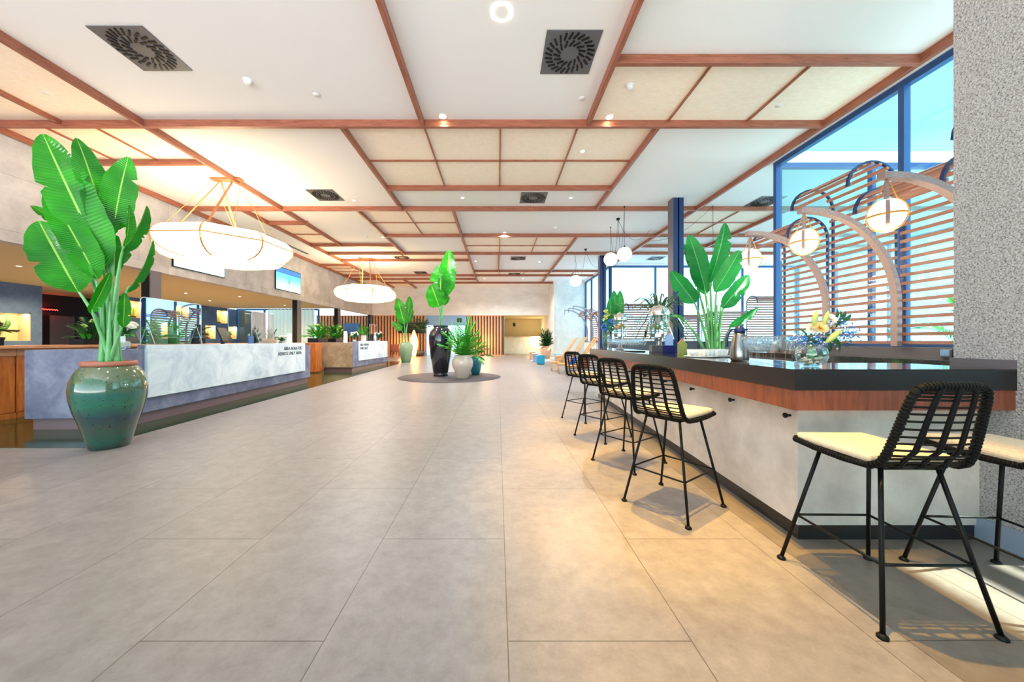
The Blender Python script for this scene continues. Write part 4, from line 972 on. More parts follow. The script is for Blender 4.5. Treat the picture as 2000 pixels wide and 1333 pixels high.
t = thing('potted_plant', 'broad leaved plant in a pale sage green vase beyond the second desk', 'potted plant', (GX,GY,0))
pot('sage_glaze', [(0,0),(.25,0),(.27,.05),(.36,.50),(.41,.85),(.40,1.02),(.31,1.15),(.27,1.19),(.30,1.22),(.27,1.23),(.25,1.18)], t, None, (.26,1.16))
def W3(px, py, dy=0): return P(px, py, GY+dy)
strel(t, (GX,GY,1.15), [(W3(790,634), W3(776,583), 10*.0305, 0, .2), (W3(796,622,.3), W3(800,579,.3), 7*.0305, .2, .25), (W3(796,632,.2), W3(806,603,.2), 5*.0305, .2, .3), (W3(785,645,-.2), W3(766,629,-.2), 6*.0305, 0, .2)], (GX,GY,0), sw=.025)
t = thing('potted_palm', 'dark dense palm in a peach pot by the far white wall', 'potted palm', (3.55,25.3,0))
pot('peach_pot', [(0,0),(.27,0),(.34,.25),(.42,.55),(.41,.72),(.32,.82),(.28,.84),(.31,.88),(.27,.89)], t, None, (.28,.84))
palm(t, .85, 34, 1.55, .5, .3, 'deep_leaf', 9, 20, .05)
t = thing('potted_palm', 'dim palm in a low grey pot between the glowing lamp and the entrance', 'potted palm', (-6.4,28.4,0))
pot('grey_box', [(0,0),(.26,0),(.38,.25),(.36,.45),(.33,.45)], t, None, (.33,.42))
MB().tube([(0,0,.4),(.03,0,1.3),(0,0,2.2)], .05, 8).build('trunk', M['soil'], t)
palm(t, 2.1, 12, 1.3, 1.0, .4, 'deep_leaf', 12, 16, .05, .2, -.3)
t = thing('potted_plant', 'rubber plant in a grey cylinder pot before the right slat screen', 'potted plant', (-2.6,27.5,0))
pot('grey_steel', [(0,0),(.30,0),(.36,1.0),(.33,1.02),(.32,.95)], t, None, (.32,.93))
palm(t, .93, 12, 1.2, .9, .45, 'deep_leaf', 15, 12, .10)
# ---- tall plant behind the bar
HX, HY_ = 4.40, 7.0
t = thing('potted_plant', 'tall broad leaved plant standing behind the bar in front of the steel column', 'potted plant', (HX,HY_,0))
pot('grey_box', [(0,0),(.26,0),(.32,.62),(.30,.64),(.28,.6)], t, None, (.28,.58))
def W4(px, py, dy=0): return P(px, py, HY_+dy)
hp = [((378,568),(345,459),16,.2,.25,.1), ((362,560),(336,478),13,.6,.5,.2), ((385,552),(1416-1000,436),14,.55,.5,-.1), ((396,570),(1444-1000,490),15,.35,.35,-.2), ((358,592),(1311-1000,530),14,-.2,.25,-.25),
      ((410,602),(1462-1000,538),13,.3,.3,-.1), ((424,638),(1480-1000,602),7,.5,.4,-.3), ((336,624),(1307-1000,618),5,.9,.4,-.1), ((378,575),(1372-1000,500),14,-.3,.3,.3)]
strel(t, (HX,HY_,.6), [(W4(1000+a[0],a[1],dy), W4((1000+b[0]),b[1],dy), w*HY_/F, rl, fo) for a, b, w, rl, fo, dy in hp], (HX,HY_,0), 'banana_dark', sw=.026, splits=1)
s_ = MB()
for k in range(8):
    a = k*.8; s_.tube(bez([(.10*math.cos(a),.06*math.sin(a),.58),(.07*math.cos(a),.05*math.sin(a),1.1),(.14*math.cos(a),.08*math.sin(a),2.0)], 8), [.045,.042,.038,.034,.03,.026,.02,.012], 8)
s_.build('sheath', M['stem'], t)
# ---- arching strap leaf plant in a tall glass stand
t = thing('strap_leaf_plant', 'arching grass like plant on a tall stand behind the front drink dispenser', 'plant', (4.02,8.6,0))
MB().lathe([(0,0),(.16,0),(.16,.02),(.03,.05),(.03,1.55),(.10,1.62),(.13,1.78),(.11,1.78),(.09,1.64),(0,1.62)], 20).build('stand', M['glass'], t)
for i in range(80):
    a = R.uniform(0,6.28); L_ = R.uniform(.45,1.0); up = R.uniform(.1,.75); m = MB()
    e = Vector((math.cos(a)*L_*.85, math.sin(a)*L_*.85, 1.75+up*.9-(.75 if up < .45 else .1)*L_)); k_ = Vector((math.cos(a)*L_*.4, math.sin(a)*L_*.4, 1.85+up*1.15))
    m.bar(bez([(0,0,1.7), k_, e], 9), .032, .004, (-math.sin(a), math.cos(a), 0)); m.build('leaf', M['grey_leaf'] if i%3 else M['deep_leaf'], t)

# ---- flowers
def petals(m, c, r, n=3, up=(0,0,1), seed=0):
    rr = random.Random(seed); c = Vector(c); q = Vector((0,0,1)).rotation_difference(Vector(up).normalized()).to_matrix()
    for ring in range(n):
        k = 6+3*ring; R0 = r*(.35+.65*(ring+1)/n); el = 1.25-1.0*ring/max(1,n-1)
        for i in range(k):
            a = 2*PI*i/k+ring*.5+rr.uniform(-.1,.1); d = Vector((math.cos(a)*math.cos(el), math.sin(a)*math.cos(el), math.sin(el))); s = Vector((-math.sin(a), math.cos(a), 0))*R0*.38
            p = [Vector((0,0,0)), d*R0*.55+s, d*R0, d*R0*.55-s, d*R0*.5-Vector((0,0,.05*R0))]
            v = m.verts([c+q @ x for x in p]); m.face([v[0],v[1],v[4]], True); m.face([v[1],v[2],v[4]], True); m.face([v[2],v[3],v[4]], True); m.face([v[3],v[0],v[4]], True)
def simple_leaf(b, t, w, up=(0,0,1), cup=.15):
    m = MB(); b = Vector(b); t = Vector(t); ax = t-b; s = ax.cross(Vector(up)); s = s.normalized() if s.length > 1e-5 else Vector((1,0,0)); n_ = s.cross(ax).normalized(); rows = []
    for i in range(9):
        v = i/8; ww = w*math.sin(PI*min(.999,max(.02,v))**.8)**.8; p = b+ax*v+n_*(.18*ax.length*math.sin(PI*v))
        rows.append(m.verts([p+s*u*ww+n_*cup*abs(u)*ww*2 for u in (-1,-.5,0,.5,1)]))
    for A, B in zip(rows, rows[1:]):
        for k in range(4): m.face([A[k],A[k+1],B[k+1],B[k]], True)
    return m
def bud(b, t, r):
    m = MB(); b = Vector(b); t = Vector(t); m.tube([b.lerp(t,i/8) for i in range(9)], [max(.001, r*math.sin(PI*(.06+.9*i/8))**.8) for i in range(9)], 8); return m
t = thing('flower_bowl', 'round glass bowl of cream and blue flowers with lily buds at the bar corner', 'flower arrangement', (2.07,2.27,ZT))
M['bowl'] = thin_glass('bowl_glass', (.90,.97,1,1), .08, .85)
MB().lathe([(0,.003),(.04,.003),(.072,.028),(.087,.075),(.080,.115),(.058,.145),(.05,.148)], 32).build('bowl', M['bowl'], t)
pb = MB()
for i in range(26): pb.ball((R.uniform(-.045,.045), R.uniform(-.045,.045), R.uniform(.018,.055)), R.uniform(.009,.015), 6, .8)
pb.build('pebbles', M['pebble'], t)
MB().lathe([(0,.06),(.018,.06),(.022,.15),(0,.15)], 10).build('stem_bundle', M['stem'], t)
def wf(px, py, dy=0): return P(px, py, 2.27+dy)-Vector((2.07,2.27,ZT))
for i, (px, py, dy, r, m) in enumerate(((1585,643,-.03,.042,'flower_white'), (1602,641,-.05,.045,'flower_cream'), (1621,624,0,.042,'flower_white'), (1632,634,.04,.034,'flower_white'))):
    f = MB(); petals(f, wf(px,py,dy), r, 6, (-.2,-.9,.5), i); f.build('flower', M[m], t)
for a, b, r in (((1589,638),(1595,606),.016), ((1608,636),(1618,608),.013), ((1612,671),(1643,644),.019)):
    bud(wf(*a,-.06), wf(*b,-.08), r).build('lily_bud', M['bud'], t)
for a, b, w in (((1632,640),(1640,605),.012), ((1634,630),(1652,607),.012), ((1640,632),(1662,614),.012), ((1628,628),(1634,602),.010), ((1606,650),(1640,690),.02), ((1600,660),(1622,690),.02), ((1585,690),(1560,640),.010), ((1575,660),(1555,640),.008), ((1590,700),(1620,682),.02)):
    simple_leaf(wf(*a), wf(*b), w, (0,-1,.3)).build('leaf', M['deep_leaf'], t)
bc = MB(); bw = MB()
for cx_, cy_, sx_, sy_, k in ((1565,663,22,10,130), (1605,665,24,16,170), (1657,652,20,14,100), (1645,632,14,8,40)):
    for i in range(k):
        (bc if R.random() < .75 else bw).ball(wf(cx_+R.gauss(0,sx_*.55), cy_+R.gauss(0,sy_*.55), R.uniform(-.07,.07)), R.uniform(.0035,.0065), 5)
bc.build('blue_blossom', M['flower_blue'], t)['kind'] = 'stuff'; bw.build('white_blossom', M['porcelain'], t)['kind'] = 'stuff'
tw = MB()
for i in range(60):
    e = wf(R.gauss(1608,34), R.gauss(662,14), R.uniform(-.06,.06)); tw.tube(bez([(0,0,.13), (e.x*.3,e.y*.3,.2), e], 5), .0012, 4)
tw.build('twigs', M['deep_leaf'], t)
# tall vase by the rear dispenser
t = thing('tall_flower_vase', 'tall glass vase with upright broad leaves, yellow lilies and blue hydrangea, far end of bar', 'flower arrangement', (2.32,7.35,ZT))
MB().lathe([(0,.003),(.075,.003),(.085,.42),(.083,.42),(.072,.012),(0,.012)], 24).build('vase', M['glass'], t)
for i in range(9):
    a = i*.7; MB().tube([(.02*math.cos(a),.02*math.sin(a),.02),(.06*math.cos(a*2),.06*math.sin(a*2),.45)], .006, 5).build('stem', M['stem'], t)
for i, (a, b, w) in enumerate((((1194,640),(1192,583),8), ((1200,636),(1199,568),9), ((1207,632),(1211,568),8), ((1188,645),(1190,600),7))):
    Ow = Vector((2.32,7.35,ZT)); m = blade(P(*a,7.35+.05*i), P(*b,7.35+.05*i), w*7.35/F, .1*i, .05, .2, i, 0, nl=18, na=3)
    for v in m.bm.verts: v.co -= Ow
    m.build('leaf', M['banana_dark'], t, uv=True)
def wv(px, py, dy=0): return P(px, py, 7.35+dy)-Vector((2.32,7.35,ZT))
for i in range(14):
    f = MB(); petals(f, wv(R.uniform(1182,1215), R.uniform(606,626), R.uniform(-.15,.1)), .06, 2, (R.uniform(-.6,.6),-.5,.8), i); f.build('lily', M['bud'], t)
for i, (px, py) in enumerate(((1193,630),(1200,637),(1181,640))):
    f = MB()
    for k in range(60):
        d = Vector((R.gauss(0,1),R.gauss(0,1),R.gauss(0,1))).normalized()*.07; f.ball(wv(px,py,-.12)+d, .014, 5)
    f.build('hydrangea', M['flower_blue'], t)
for i in range(16):
    a = R.uniform(0,6.28); L_ = R.uniform(.12,.26); b = wv(R.uniform(1178,1205), R.uniform(628,650)); simple_leaf(b, b+Vector((math.cos(a)*L_, math.sin(a)*L_, R.uniform(-.1,.12))), .05).build('leaf', M['fresh_leaf'], t)

# ================================================================== RECEPTION
def desk(name, label, P0, P1, depth, H, panel, mats, text):
    """P0 near front corner, P1 far front corner; box runs back (-x) by depth"""
    P0 = Vector(P0); P1 = Vector(P1); d = (P1-P0); ln_ = d.length; ang = math.atan2(d.y, d.x)
    t = thing('reception_desk', label, 'reception desk', (P0.x, P0.y, 0), ang)
    # local: x along the desk, y towards the back (left of travel)
    MB().box((0,0,.17),(ln_,depth,H), bev=.008).build('body', M[mats[0]], t)
    MB().box((.06,.05,0),(ln_-.06,depth-.05,.17)).build('plinth', M['plinth'], t)
    if mats[1]: MB().box((-.012,.01,.17),(0,depth,H-.005)).build('end_panel', M[mats[1]], t)
    a, b, z0, z1 = panel
    MB().box((a,-.05,z0),(b,0,z1), bev=.004).build('front_panel', M['stone_panel'], t)
    MB().box((a,-.02,H),(b,.10,z1-.002)).build('front_ledge', M['concrete'], t)
    for line, u, z, s, al in text:
        c = bpy.data.curves.new('lettering', 'FONT'); c.body = line; c.size = s; c.extrude = .004; c.align_x = al
        c.materials.append(M['text_blue']); o = bpy.data.objects.new('lettering', c); C.objects.link(o); o.parent = t
        bpy.context.view_layer.update()
        me = bpy.data.meshes.new_from_object(o.evaluated_get(bpy.context.evaluated_depsgraph_get())); bpy.data.objects.remove(o)
        o = bpy.data.objects.new('lettering', me); C.objects.link(o); o.parent = t
        o.location = (u, -.053, z); o.rotation_euler = (PI/2, 0, 0)
    return t
desk('reception_desk', 'long reception desk with pale marbled front reading ADULTS ONLY AREA', (-5.42,4.94,0), (-5.74,10.55,0), 1.28, 1.15, (.36,5.2,.40,1.215), ('concrete', None),
     [('ÁREA ADULTOS', 4.98, 1.03, .125, 'RIGHT'), ('ADULTS ONLY AREA', 4.98, .90, .125, 'RIGHT')])
desk('reception_desk', 'farther reception desk with a brown stone end and small lettered pale front', (-6.03,14.3,0), (-5.95,18.6,0), 1.28, 1.2, (.55,4.15,.42,1.27), ('concrete', 'brown_stone'),
     [('ÁREA FAMILIAR', .62, 1.06, .14, 'LEFT'), ('FAMILY AREA', .62, .90, .14, 'LEFT')])
# wooden back counter in units
wt = MB().box((-8.75,3.4,1.15),(-7.86,19.6,1.20), bev=.006); tag(wt.build('worktop', M['wood_top']), 'continuous light wood worktop of the reception back counter', 'worktop')
for k in range(7):
    y0 = 3.4+k*2.3; t = thing('back_cabinet', ('orange veneer back cabinet at the left frame edge, beside the concrete desk end','orange veneer back cabinet behind the green urn','orange veneer back cabinet behind the acrylic screen',
        'orange veneer back cabinet behind the black monitor','orange veneer back cabinet seen between the two desks','orange veneer back cabinet behind the brown stone end','farthest orange veneer back cabinet')[k], 'cabinet', (-8.0,y0,0), group='veneered back cabinets of the reception')
    MB().box((-.7,.003,.0),(.0,2.297,1.15)).build('body', M['orange_wood'], t)
    for j in range(3): MB().box((0,.01+j*.765,.10),(.022,.755+j*.765,1.02), bev=.003).build('door', M['orange_wood'], t)
    MB().box((0,.003,.0),(.03,2.297,.09)).build('kickboard', M['orange_wood'], t); MB().box((0,.003,1.03),(.03,2.297,1.15)).build('top_rail', M['wood_top'], t)
t = thing('cross_cabinet', 'orange wood cabinet with red edge between the two reception desks', 'cabinet', (-7.95,13.6,0))
MB().box((0,0,.05),(.75,.5,1.18)).build('body', M['orange_wood'], t); MB().box((.36,-.01,.05),(.39,0,1.18)).build('edge_strip', M['neon_edge'] if 'neon_edge' in M else M['red_wood'], t)

def desk_pt(u, v, z, A=(-5.42,4.94), B=(-5.74,10.55)):
    d = Vector((B[0]-A[0], B[1]-A[1])).normalized(); n_ = Vector((-d.y, d.x)); q = Vector(A)+d*u+n_*v; return Vector((q.x, q.y, z))
ANG = math.atan2(5.61,-.32)
def screen_(u, v, w, h, z, lb):
    q = desk_pt(u, v, z); t = thing('acrylic_screen', lb, 'screen', q, ANG, 'acrylic counter screens'); m = MB(); r = .06
    pr = [(0,0),(w,0)]+[(w-r+r*math.cos(a), h-r+r*math.sin(a)) for a in (0,.5,1.05,PI/2)]+[(r-r*math.sin(a), h-r+r*math.cos(a)) for a in (0,.5,1.05,PI/2)]
    a = m.verts([(x,-.004,y) for x, y in pr]); b = m.verts([(x,.004,y) for x, y in pr]); m.face(a); m.face(b[::-1])
    for i in range(len(pr)): m.face([a[i],b[i],b[(i+1)%len(pr)],a[(i+1)%len(pr)]])
    m.build('sheet', M['acrylic'], t)
    e = MB(); e.tube([(x,0,y) for x, y in pr], .006, 5, closed=True); e.build('edge', M['edge'], t)
    for x in (.12, w-.12):
        f = MB(); f.tube([(x,-.14,0),(x,0,.42),(x,.14,0)], .006, 5); f.build('foot', M['edge'], t)
    return t
M['edge'] = mat('frosted_edge', S(214,226,232), .2)
screen_(.62, .30, 1.22, .84, 1.15, 'clear acrylic counter screen with rounded corners, nearer the flower vase')
screen_(3.35, .30, .9, .84, 1.15, 'clear acrylic counter screen beyond the black monitor, seen nearly edge on')
def monitor(q, rz, lb, w=.52):
    t = thing('monitor', lb, 'monitor', q, rz, 'reception monitors')
    Mx = Matrix.Translation((0,0,.26)) @ Matrix.Rotation(-.35, 4, 'X')
    MB().box((-w/2,-.015,-.17),(w/2,.015,.17), Mx, .006).build('screen', M['screen_black'], t); MB().box((-.05,.0,0),(.05,.05,.22), None, .004).build('neck', M['black'], t); MB().box((-.13,-.1,0),(.13,.1,.015)).build('foot', M['black'], t)
monitor(desk_pt(2.9,.62,1.15), ANG+.3, 'tilted black monitor on the lettered desk, beside the blue card stand')
monitor(desk_pt(.72,.66,1.15), ANG+.2, 'dark monitor just behind the small flower vase near the green urn', .5)
monitor(desk_pt(4.15,.7,1.15), ANG+.4, 'grey backed monitor left of the gold basket', .4)
t = thing('card_stand', 'small blue leaflet stand beside the black monitor', 'leaflet stand', desk_pt(3.2,.22,1.15), ANG)
MB().box((-.09,-.01,.02),(.09,.01,.24), bev=.003).build('card', M['blue_card'], t); MB().box((-.12,-.05,0),(.12,.05,.02)).build('base', M['white_paint'], t)
t = thing('table_sign', 'small white framed notice with blue foot behind the urn leaves', 'sign', (-5.56,5.06,1.15), .75)
MB().box((-.06,-.006,0),(.06,.006,.30), bev=.003).build('board', M['white_paint'], t); MB().box((-.052,-.009,.01),(.052,-.006,.07)).build('blue_foot', M['blue_card'], t)
def bouquet(q, lb, scale=1, vase=True, seed=0, grp='small bouquets on the reception desks'):
    rr = random.Random(seed); t = thing('bouquet', lb, 'bouquet', q, 0, grp)
    if vase:
        MB().lathe([(0,.003),(.05,.003),(.085,.03),(.095,.07),(.08,.11),(.055,.13)], 24).build('vase', M['cut_glass'], t)
    for i in range(20):
        a = rr.uniform(0,6.28); k = 0 if i < 7 else 1; r = rr.uniform(.01,.10)*scale; p = Vector((r*math.cos(a), r*math.sin(a), ((.24 if k == 0 else .17)+rr.uniform(-.02,.07))*scale))
        g = MB(); rad = (.048 if k == 0 else .026)*scale; petals(g, p, rad, 5, (math.cos(a)*.5+.5, math.sin(a)*.5-.4, .9), i); g.ball(p+Vector((0,0,rad*.1)), rad*.5, 6); g.build('flower', M[('flower_white','flower_blue')[k]], t)
    for i in range(20):
        a = rr.uniform(0,6.28); b = Vector((.05*math.cos(a), .05*math.sin(a), .14))*scale; e = b+Vector((math.cos(a)*.16, math.sin(a)*.16, rr.uniform(.0,.16)))*scale; simple_leaf(b, e, .028*scale).build('leaf', M['deep_leaf' if i%3 else 'fresh_leaf'], t)
    return t
M['cut_glass'] = mat('cut_glass', S(214,214,206), .15); 
nzc = N(M['cut_glass'], 'ShaderNodeTexVoronoi'); nzc.inputs['Scale'].default_value = 30; bump(M['cut_glass'], nzc.outputs[0], .8, .01)
bouquet(desk_pt(.20,.16,1.15), 'small white and blue bouquet in a cut glass vase, nearest the green urn', 1.3, True, 1)
bouquet(desk_pt(4.92,.45,1.15), 'small white and pink bouquet beside the gold basket on the lettered desk', .9, True, 2)
D2 = lambda u, v, z=1.2: Vector((-6.03+.02*u-v, 14.3+u, z))
bouquet(D2(1.1,.4), 'small cream bouquet near the tall white lamp on the far desk', 1.5, True, 3)
bouquet(D2(3.9,.35), 'white orchid bouquet at the far end of the far desk', 1.7, True, 4)
def glow_lamp(q, h, r, lb):
    t = thing('table_lamp', lb, 'table lamp', q, 0, 'white column lamps on the desks')
    MB().lathe([(0,.01),(r,.01),(r*.8,h),(0,h)], 20).build('shade', M['globe_warm'], t); MB().lathe([(0,0),(r*1.1,0),(r*1.1,.012),(0,.012)], 20).build('base', M['white_paint'], t)
glow_lamp(D2(.55,.55), .48, .08, 'tall white glowing column lamp on the brown stone end of the far desk')
glow_lamp(desk_pt(5.1,.35,1.15), .34, .06, 'short glowing column lamp at the far corner of the lettered desk')
t = thing('basket_plant', 'gold basket with a blue green plant on the lettered desk', 'basket plant', desk_pt(4.5,.55,1.15))
MB().lathe([(0,0),(.12,0),(.16,.20),(.14,.20),(.12,.02)], 24).build('basket', M['gold'], t); palm(t, .18, 9, .38, .7, .10, 'grey_leaf', 31, 10, .02)
for k, (u, r, h, lb) in enumerate(((2.3,.05,.4,'slim glass bottle on the far desk, left of two'), (3.3,.06,.5,'tall white bottle on the far desk, right of two'))):
    MBo = MB().lathe([(0,0),(r,0),(r,h*.6),(r*.35,h*.75),(r*.35,h),(0,h)], 16); o = MBo.build('bottle', M['glass' if k == 0 else 'porcelain']); o.location = D2(u,.3); tag(o, lb, 'bottle')
screen_f = thing('acrylic_screen', 'clear acrylic screen standing on the far reception desk', 'screen', D2(2.6,.3), PI/2, 'acrylic counter screens')
MB().box((0,-.004,0),(1.0,.004,.9), bev=.003).build('sheet', M['acrylic'], screen_f); MB().tube([(0,0,0),(0,0,.9),(1,0,.9),(1,0,0)], .007, 5).build('edge', M['edge'], screen_f)
# planter arrangements on the back counter
def planter(q, lb, s=1, seed=0, m1='deep_leaf', flowers=True):
    rr = random.Random(seed); t = thing('planter', lb, 'planter', q, 0, 'dark planters with greenery on the back counter')
    MB().box((-.17*s,-.32*s,0),(.17*s,.32*s,.14*s), bev=.008).build('box', M['black'], t)
    palm(t, .13*s, 13, .62*s, .85, .2*s, m1, seed, 12, .045*s, .2, -.15)
    for i in range(14):
        a = rr.uniform(0,6.28); b = Vector((.08*math.cos(a), .2*math.sin(a), .12))*s; e = b+Vector((math.cos(a)*.3, math.sin(a)*.3, rr.uniform(.15,.5)))*s; simple_leaf(b, e, .05*s).build('leaf', M['fresh_leaf' if i%2 else 'deep_leaf'], t)
    if flowers:
        for i in range(5):
            g = MB(); petals(g, (rr.uniform(-.15,.15)*s, rr.uniform(-.25,.25)*s, rr.uniform(.38,.6)*s), .07*s, 2, (.5,-.5,.6), i); g.build('flower', M['bud'], t)
for q, lb, s, sd in (((-8.3,5.35,1.2),'leafy dark planter cut by the left edge of the picture',1.0,41), ((-8.3,7.05,1.2),'leafy dark planter behind the urn stalks on the back counter',.85,42), ((-8.3,9.2,1.2),'leafy dark planter seen through the acrylic screen',1.1,43),
                     ((-8.3,15.9,1.2),'leafy planter with cream flowers left of the pair behind the far desk',1.4,44), ((-8.3,17.6,1.2),'leafy planter with cream flowers right of the pair behind the far desk',1.4,45)): planter(q, lb, s, sd, m1='deep_leaf' if sd < 44 else 'palm')
t = thing('spiky_plant', 'small bright feathery plant in front of the blue screen behind the far desk', 'plant', (-7.95,20.4,1.3)); palm(t, .3, 12, .7, .9, .2, 'palm', 51, 12, .04)
MB().lathe([(0,-1.3),(.14,-1.3),(.16,.3),(0,.3)], 16).build('pot', M['porcelain'], t)
# cacti in the niches
def cactus(q, h, lb, arms=True, seed=0, m='cactus'):
    t = thing('cactus', lb, 'cactus', q, 0, 'cacti in black dishes in the wall niches')
    MB().lathe([(0,0),(h*.23,0),(h*.25,h*.12),(0,h*.12)], 20).build('dish', M['black'], t)
    def stalk(p0, hh, r):
        b = MB(); n = 14; prof = [(r*.8,0),(r,hh*.2),(r,hh*.75),(r*.8,hh*.92),(r*.4,hh*.99),(0,hh)]; rings = []
        for rr_, z in prof:
            rings.append(b.verts([(p0[0]+rr_*(1+.14*(k%2))*math.cos(2*PI*k/n), p0[1]+rr_*(1+.14*(k%2))*math.sin(2*PI*k/n), p0[2]+z) for k in range(n)]))
        for A, B in zip(rings, rings[1:]):
            for k in range(n): b.face([A[k],A[(k+1)%n],B[(k+1)%n],B[k]])
        return b
    stalk((0,0,h*.1), h*.85, h*.13).build('stalk', M[m], t)
    if arms:
        MB().tube([(0,.05*h,h*.45),(0,.30*h,h*.5),(0,.36*h,h*.65),(0,.37*h,h*1.0)], [h*.07,h*.07,h*.075,h*.04], 10).build('arm', M[m], t)
        MB().tube([(0,-.05*h,h*.35),(0,-.25*h,h*.5),(0,-.42*h,h*.62)], [h*.12,h*.13,h*.05], 10).build('arm', M['cactus_tan'], t)
    return t
M['cactus_tan'] = mat('spiny_tan_cactus', S(170,150,84), .7); M['cactus_yellow'] = mat('yellow_cactus', S(206,200,60), .6)
cactus((-18.85,12.9,1.30), .95, 'large green cactus with arms in the big left niche')
for q, lb, m in (((-18.85,17.75,2.47),'yellow topped cactus in the upper niche right of the urn leaves','cactus_yellow'), ((-18.85,23.2,2.47),'slim yellow cactus in the upper niche beyond the acrylic screen','cactus_yellow'), ((-18.85,20.3,2.47),'cactus in the upper niche hidden behind the acrylic screen','cactus'),
                 ((-18.85,16.9,1.42),'small cactus in the lower niche behind the urn stalks','cactus'), ((-18.85,22.3,1.42),'cactus in the lower niche left of the black monitor','cactus_tan'), ((-18.85,24.15,1.42),'armed cactus in the lower niche by the brown wall','cactus'), ((-18.85,19.0,1.42),'cactus in the lower niche behind the dark column','cactus')):
    cactus(q, .6, lb, m == 'cactus', 1, m)
t = thing('neon_sign', 'small red glowing sign on the dark wall above the grey door', 'neon sign', (-21.47,16.35,2.78))
MB().box((0,-.45,-.1),(.03,.45,.1), bev=.01).build('backing', M['black'], t)
sg = MB()
for i in range(8): sg.tube(bez([(.04,-.36+i*.1,-.02),(.04,-.33+i*.1,.06),(.04,-.28+i*.1,-.04)], 5), .008, 5)
sg.build('tube', M['neon_red'], t)
lamp('POINT', 'neon_glow', (-21.2,16.35,2.78), 6, (1,.05,.03), shadow_soft_size=.1)
tag(MB().box((-18.598,25.6,1.55),(-18.57,25.8,1.8)).build('wall_switch', M['white_paint']), 'small white control panel on the dark brown wall', 'switch')
# wall screens
def tv(y0, y1, z0, z1, lb, logo):
    t = thing('wall_screen', lb, 'television', (-10.9,(y0+y1)/2,(z0+z1)/2), group='screens on the stone clad wall'); w = (y1-y0)/2; h = (z1-z0)/2
    MB().box((-.05,-w,-h),(0,w,h), bev=.006).build('case', M['screen_black'], t)
    MB().box((0,-w+.03,-h+.03),(.004,w-.03,h-.03)).build('picture', M['tv'], t)
    if logo:
        MB().box((.004,-w+.03,h-.30),(.006,w-.03,h-.03)).build('picture_band', M['tv_blue'], t)
        g = MB()
        for a in (-.7,-.35,0,.35,.7): g.bar([(.006,0,-.22),(.006,.10*a,.0),(.006,.26*a,.20-.12*abs(a))], .012, .003, (1,0,0))
        g.box((.005,-.3,-.34),(.007,.3,-.325)); g.build('picture_mark', M['tv_mark'], t)
M['tv'] = mat('lit_cyan_picture', S(60,200,215), .3, emit=(.30,.85,.92,1), es=1.0)
tc = N(M['tv'], 'ShaderNodeTexCoord'); sp = N(M['tv'], 'ShaderNodeSeparateXYZ'); cr = N(M['tv'], 'ShaderNodeValToRGB'); L(M['tv'], tc.outputs['Generated'], sp.inputs[0]); L(M['tv'], sp.outputs['Z'], cr.inputs[0])
cr.color_ramp.elements[0].color = (.85,1,1,1); cr.color_ramp.elements[1].color = (.12,.70,.80,1); cr.color_ramp.elements[1].position = .6; L(M['tv'], cr.outputs[0], BS(M['tv']).inputs['Emission Color'])
M['tv_blue'] = mat('lit_blue_band', S(50,110,180), .3, emit=S(60,120,190), es=.7); M['tv_mark'] = mat('dark_mark', S(40,90,120), .5)
tv(11.55, 13.75, 3.78, 4.9, 'wall screen partly hidden behind the large lantern', False)
tv(16.9, 19.05, 3.84, 5.0, 'wall screen with a small plant mark and blue band, right of the large lantern', True)
# screens on the timber wall, glowing lamp, far seats
t = thing('wall_screen', 'black television on the timber slats behind the far green vase', 'television', (-7.45,29.95,2.35)); MB().box((-1.2,-.05,-.42),(1.1,0,.5), bev=.01).build('case', M['screen_black'], t)
t = thing('wall_screen', 'blue screen on the timber slats behind the small feathery plant', 'television', (-12.7,29.95,2.3)); MB().box((-.65,-.05,-.45),(.65,0,.5), bev=.01).build('case', M['blue_card'], t)
t = thing('woven_floor_lamp', 'tall glowing woven spindle floor lamp before the timber slats', 'floor lamp', (-6.72,27.6,0))
MB().lathe([(0,0),(.12,0),(.30,.7),(.33,1.15),(.24,1.6),(.08,2.05),(0,2.15)], 20).build('shade', M['woven_glow'], t)
for k in range(8):
    a = k*PI/4; MB().tube([(r*math.cos(a), r*math.sin(a), z) for r, z in ((.13,0),(.31,.7),(.34,1.15),(.25,1.6),(.09,2.05))], .014, 5).build('rib', M['gold'], t)
lamp('POINT', 'woven_lamp_glow', (-6.6,27.0,1.3), 120, (1,.5,.14), shadow_soft_size=.3)
lamp('POINT', 'slat_glow', (-8.2,29.3,1.2), 60, (1,.6,.2), shadow_soft_size=.2); lamp('POINT', 'slat_glow', (-1.0,29.0,1.2), 90, (1,.6,.2), shadow_soft_size=.2); lamp('POINT', 'nook_light', (3.9,33.5,1.6), 120, (1,.72,.3), shadow_soft_size=.2)
for x, y, lb in ((-9.0,26.5,'dark wooden armchair end behind the far desk'), (-8.0,27.0,'dark wooden stool beside the far green vase')):
    t = thing('wooden_armchair', lb, 'armchair', (x,y,0), .5, 'wooden seats behind the far desk')
    MB().box((-.35,-.3,.38),(.35,.3,.48), bev=.01).build('seat', M['red_wood'], t); MB().box((-.35,.24,.48),(.35,.3,1.0), bev=.01).build('backrest', M['red_wood'], t)
    for a in (-.31,.31):
        for b in (-.26,.26): MB().box((a-.03,b-.03,0),(a+.03,b+.03,.66 if b < 0 else .38)).build('leg', M['red_wood'], t)
for x, z, w, h, lb in ((1.75,2.95,.13,.35,'small dark box high on the beige nook wall'), (1.72,.62,.2,.22,'small black floor level box on the beige nook wall')):
    tag(MB().box((x-w,35.74,z-h/2),(x+w*.6,35.8,z+h/2)).build('wall_box', M['black']), lb, 'box', 'small boxes on the nook wall')
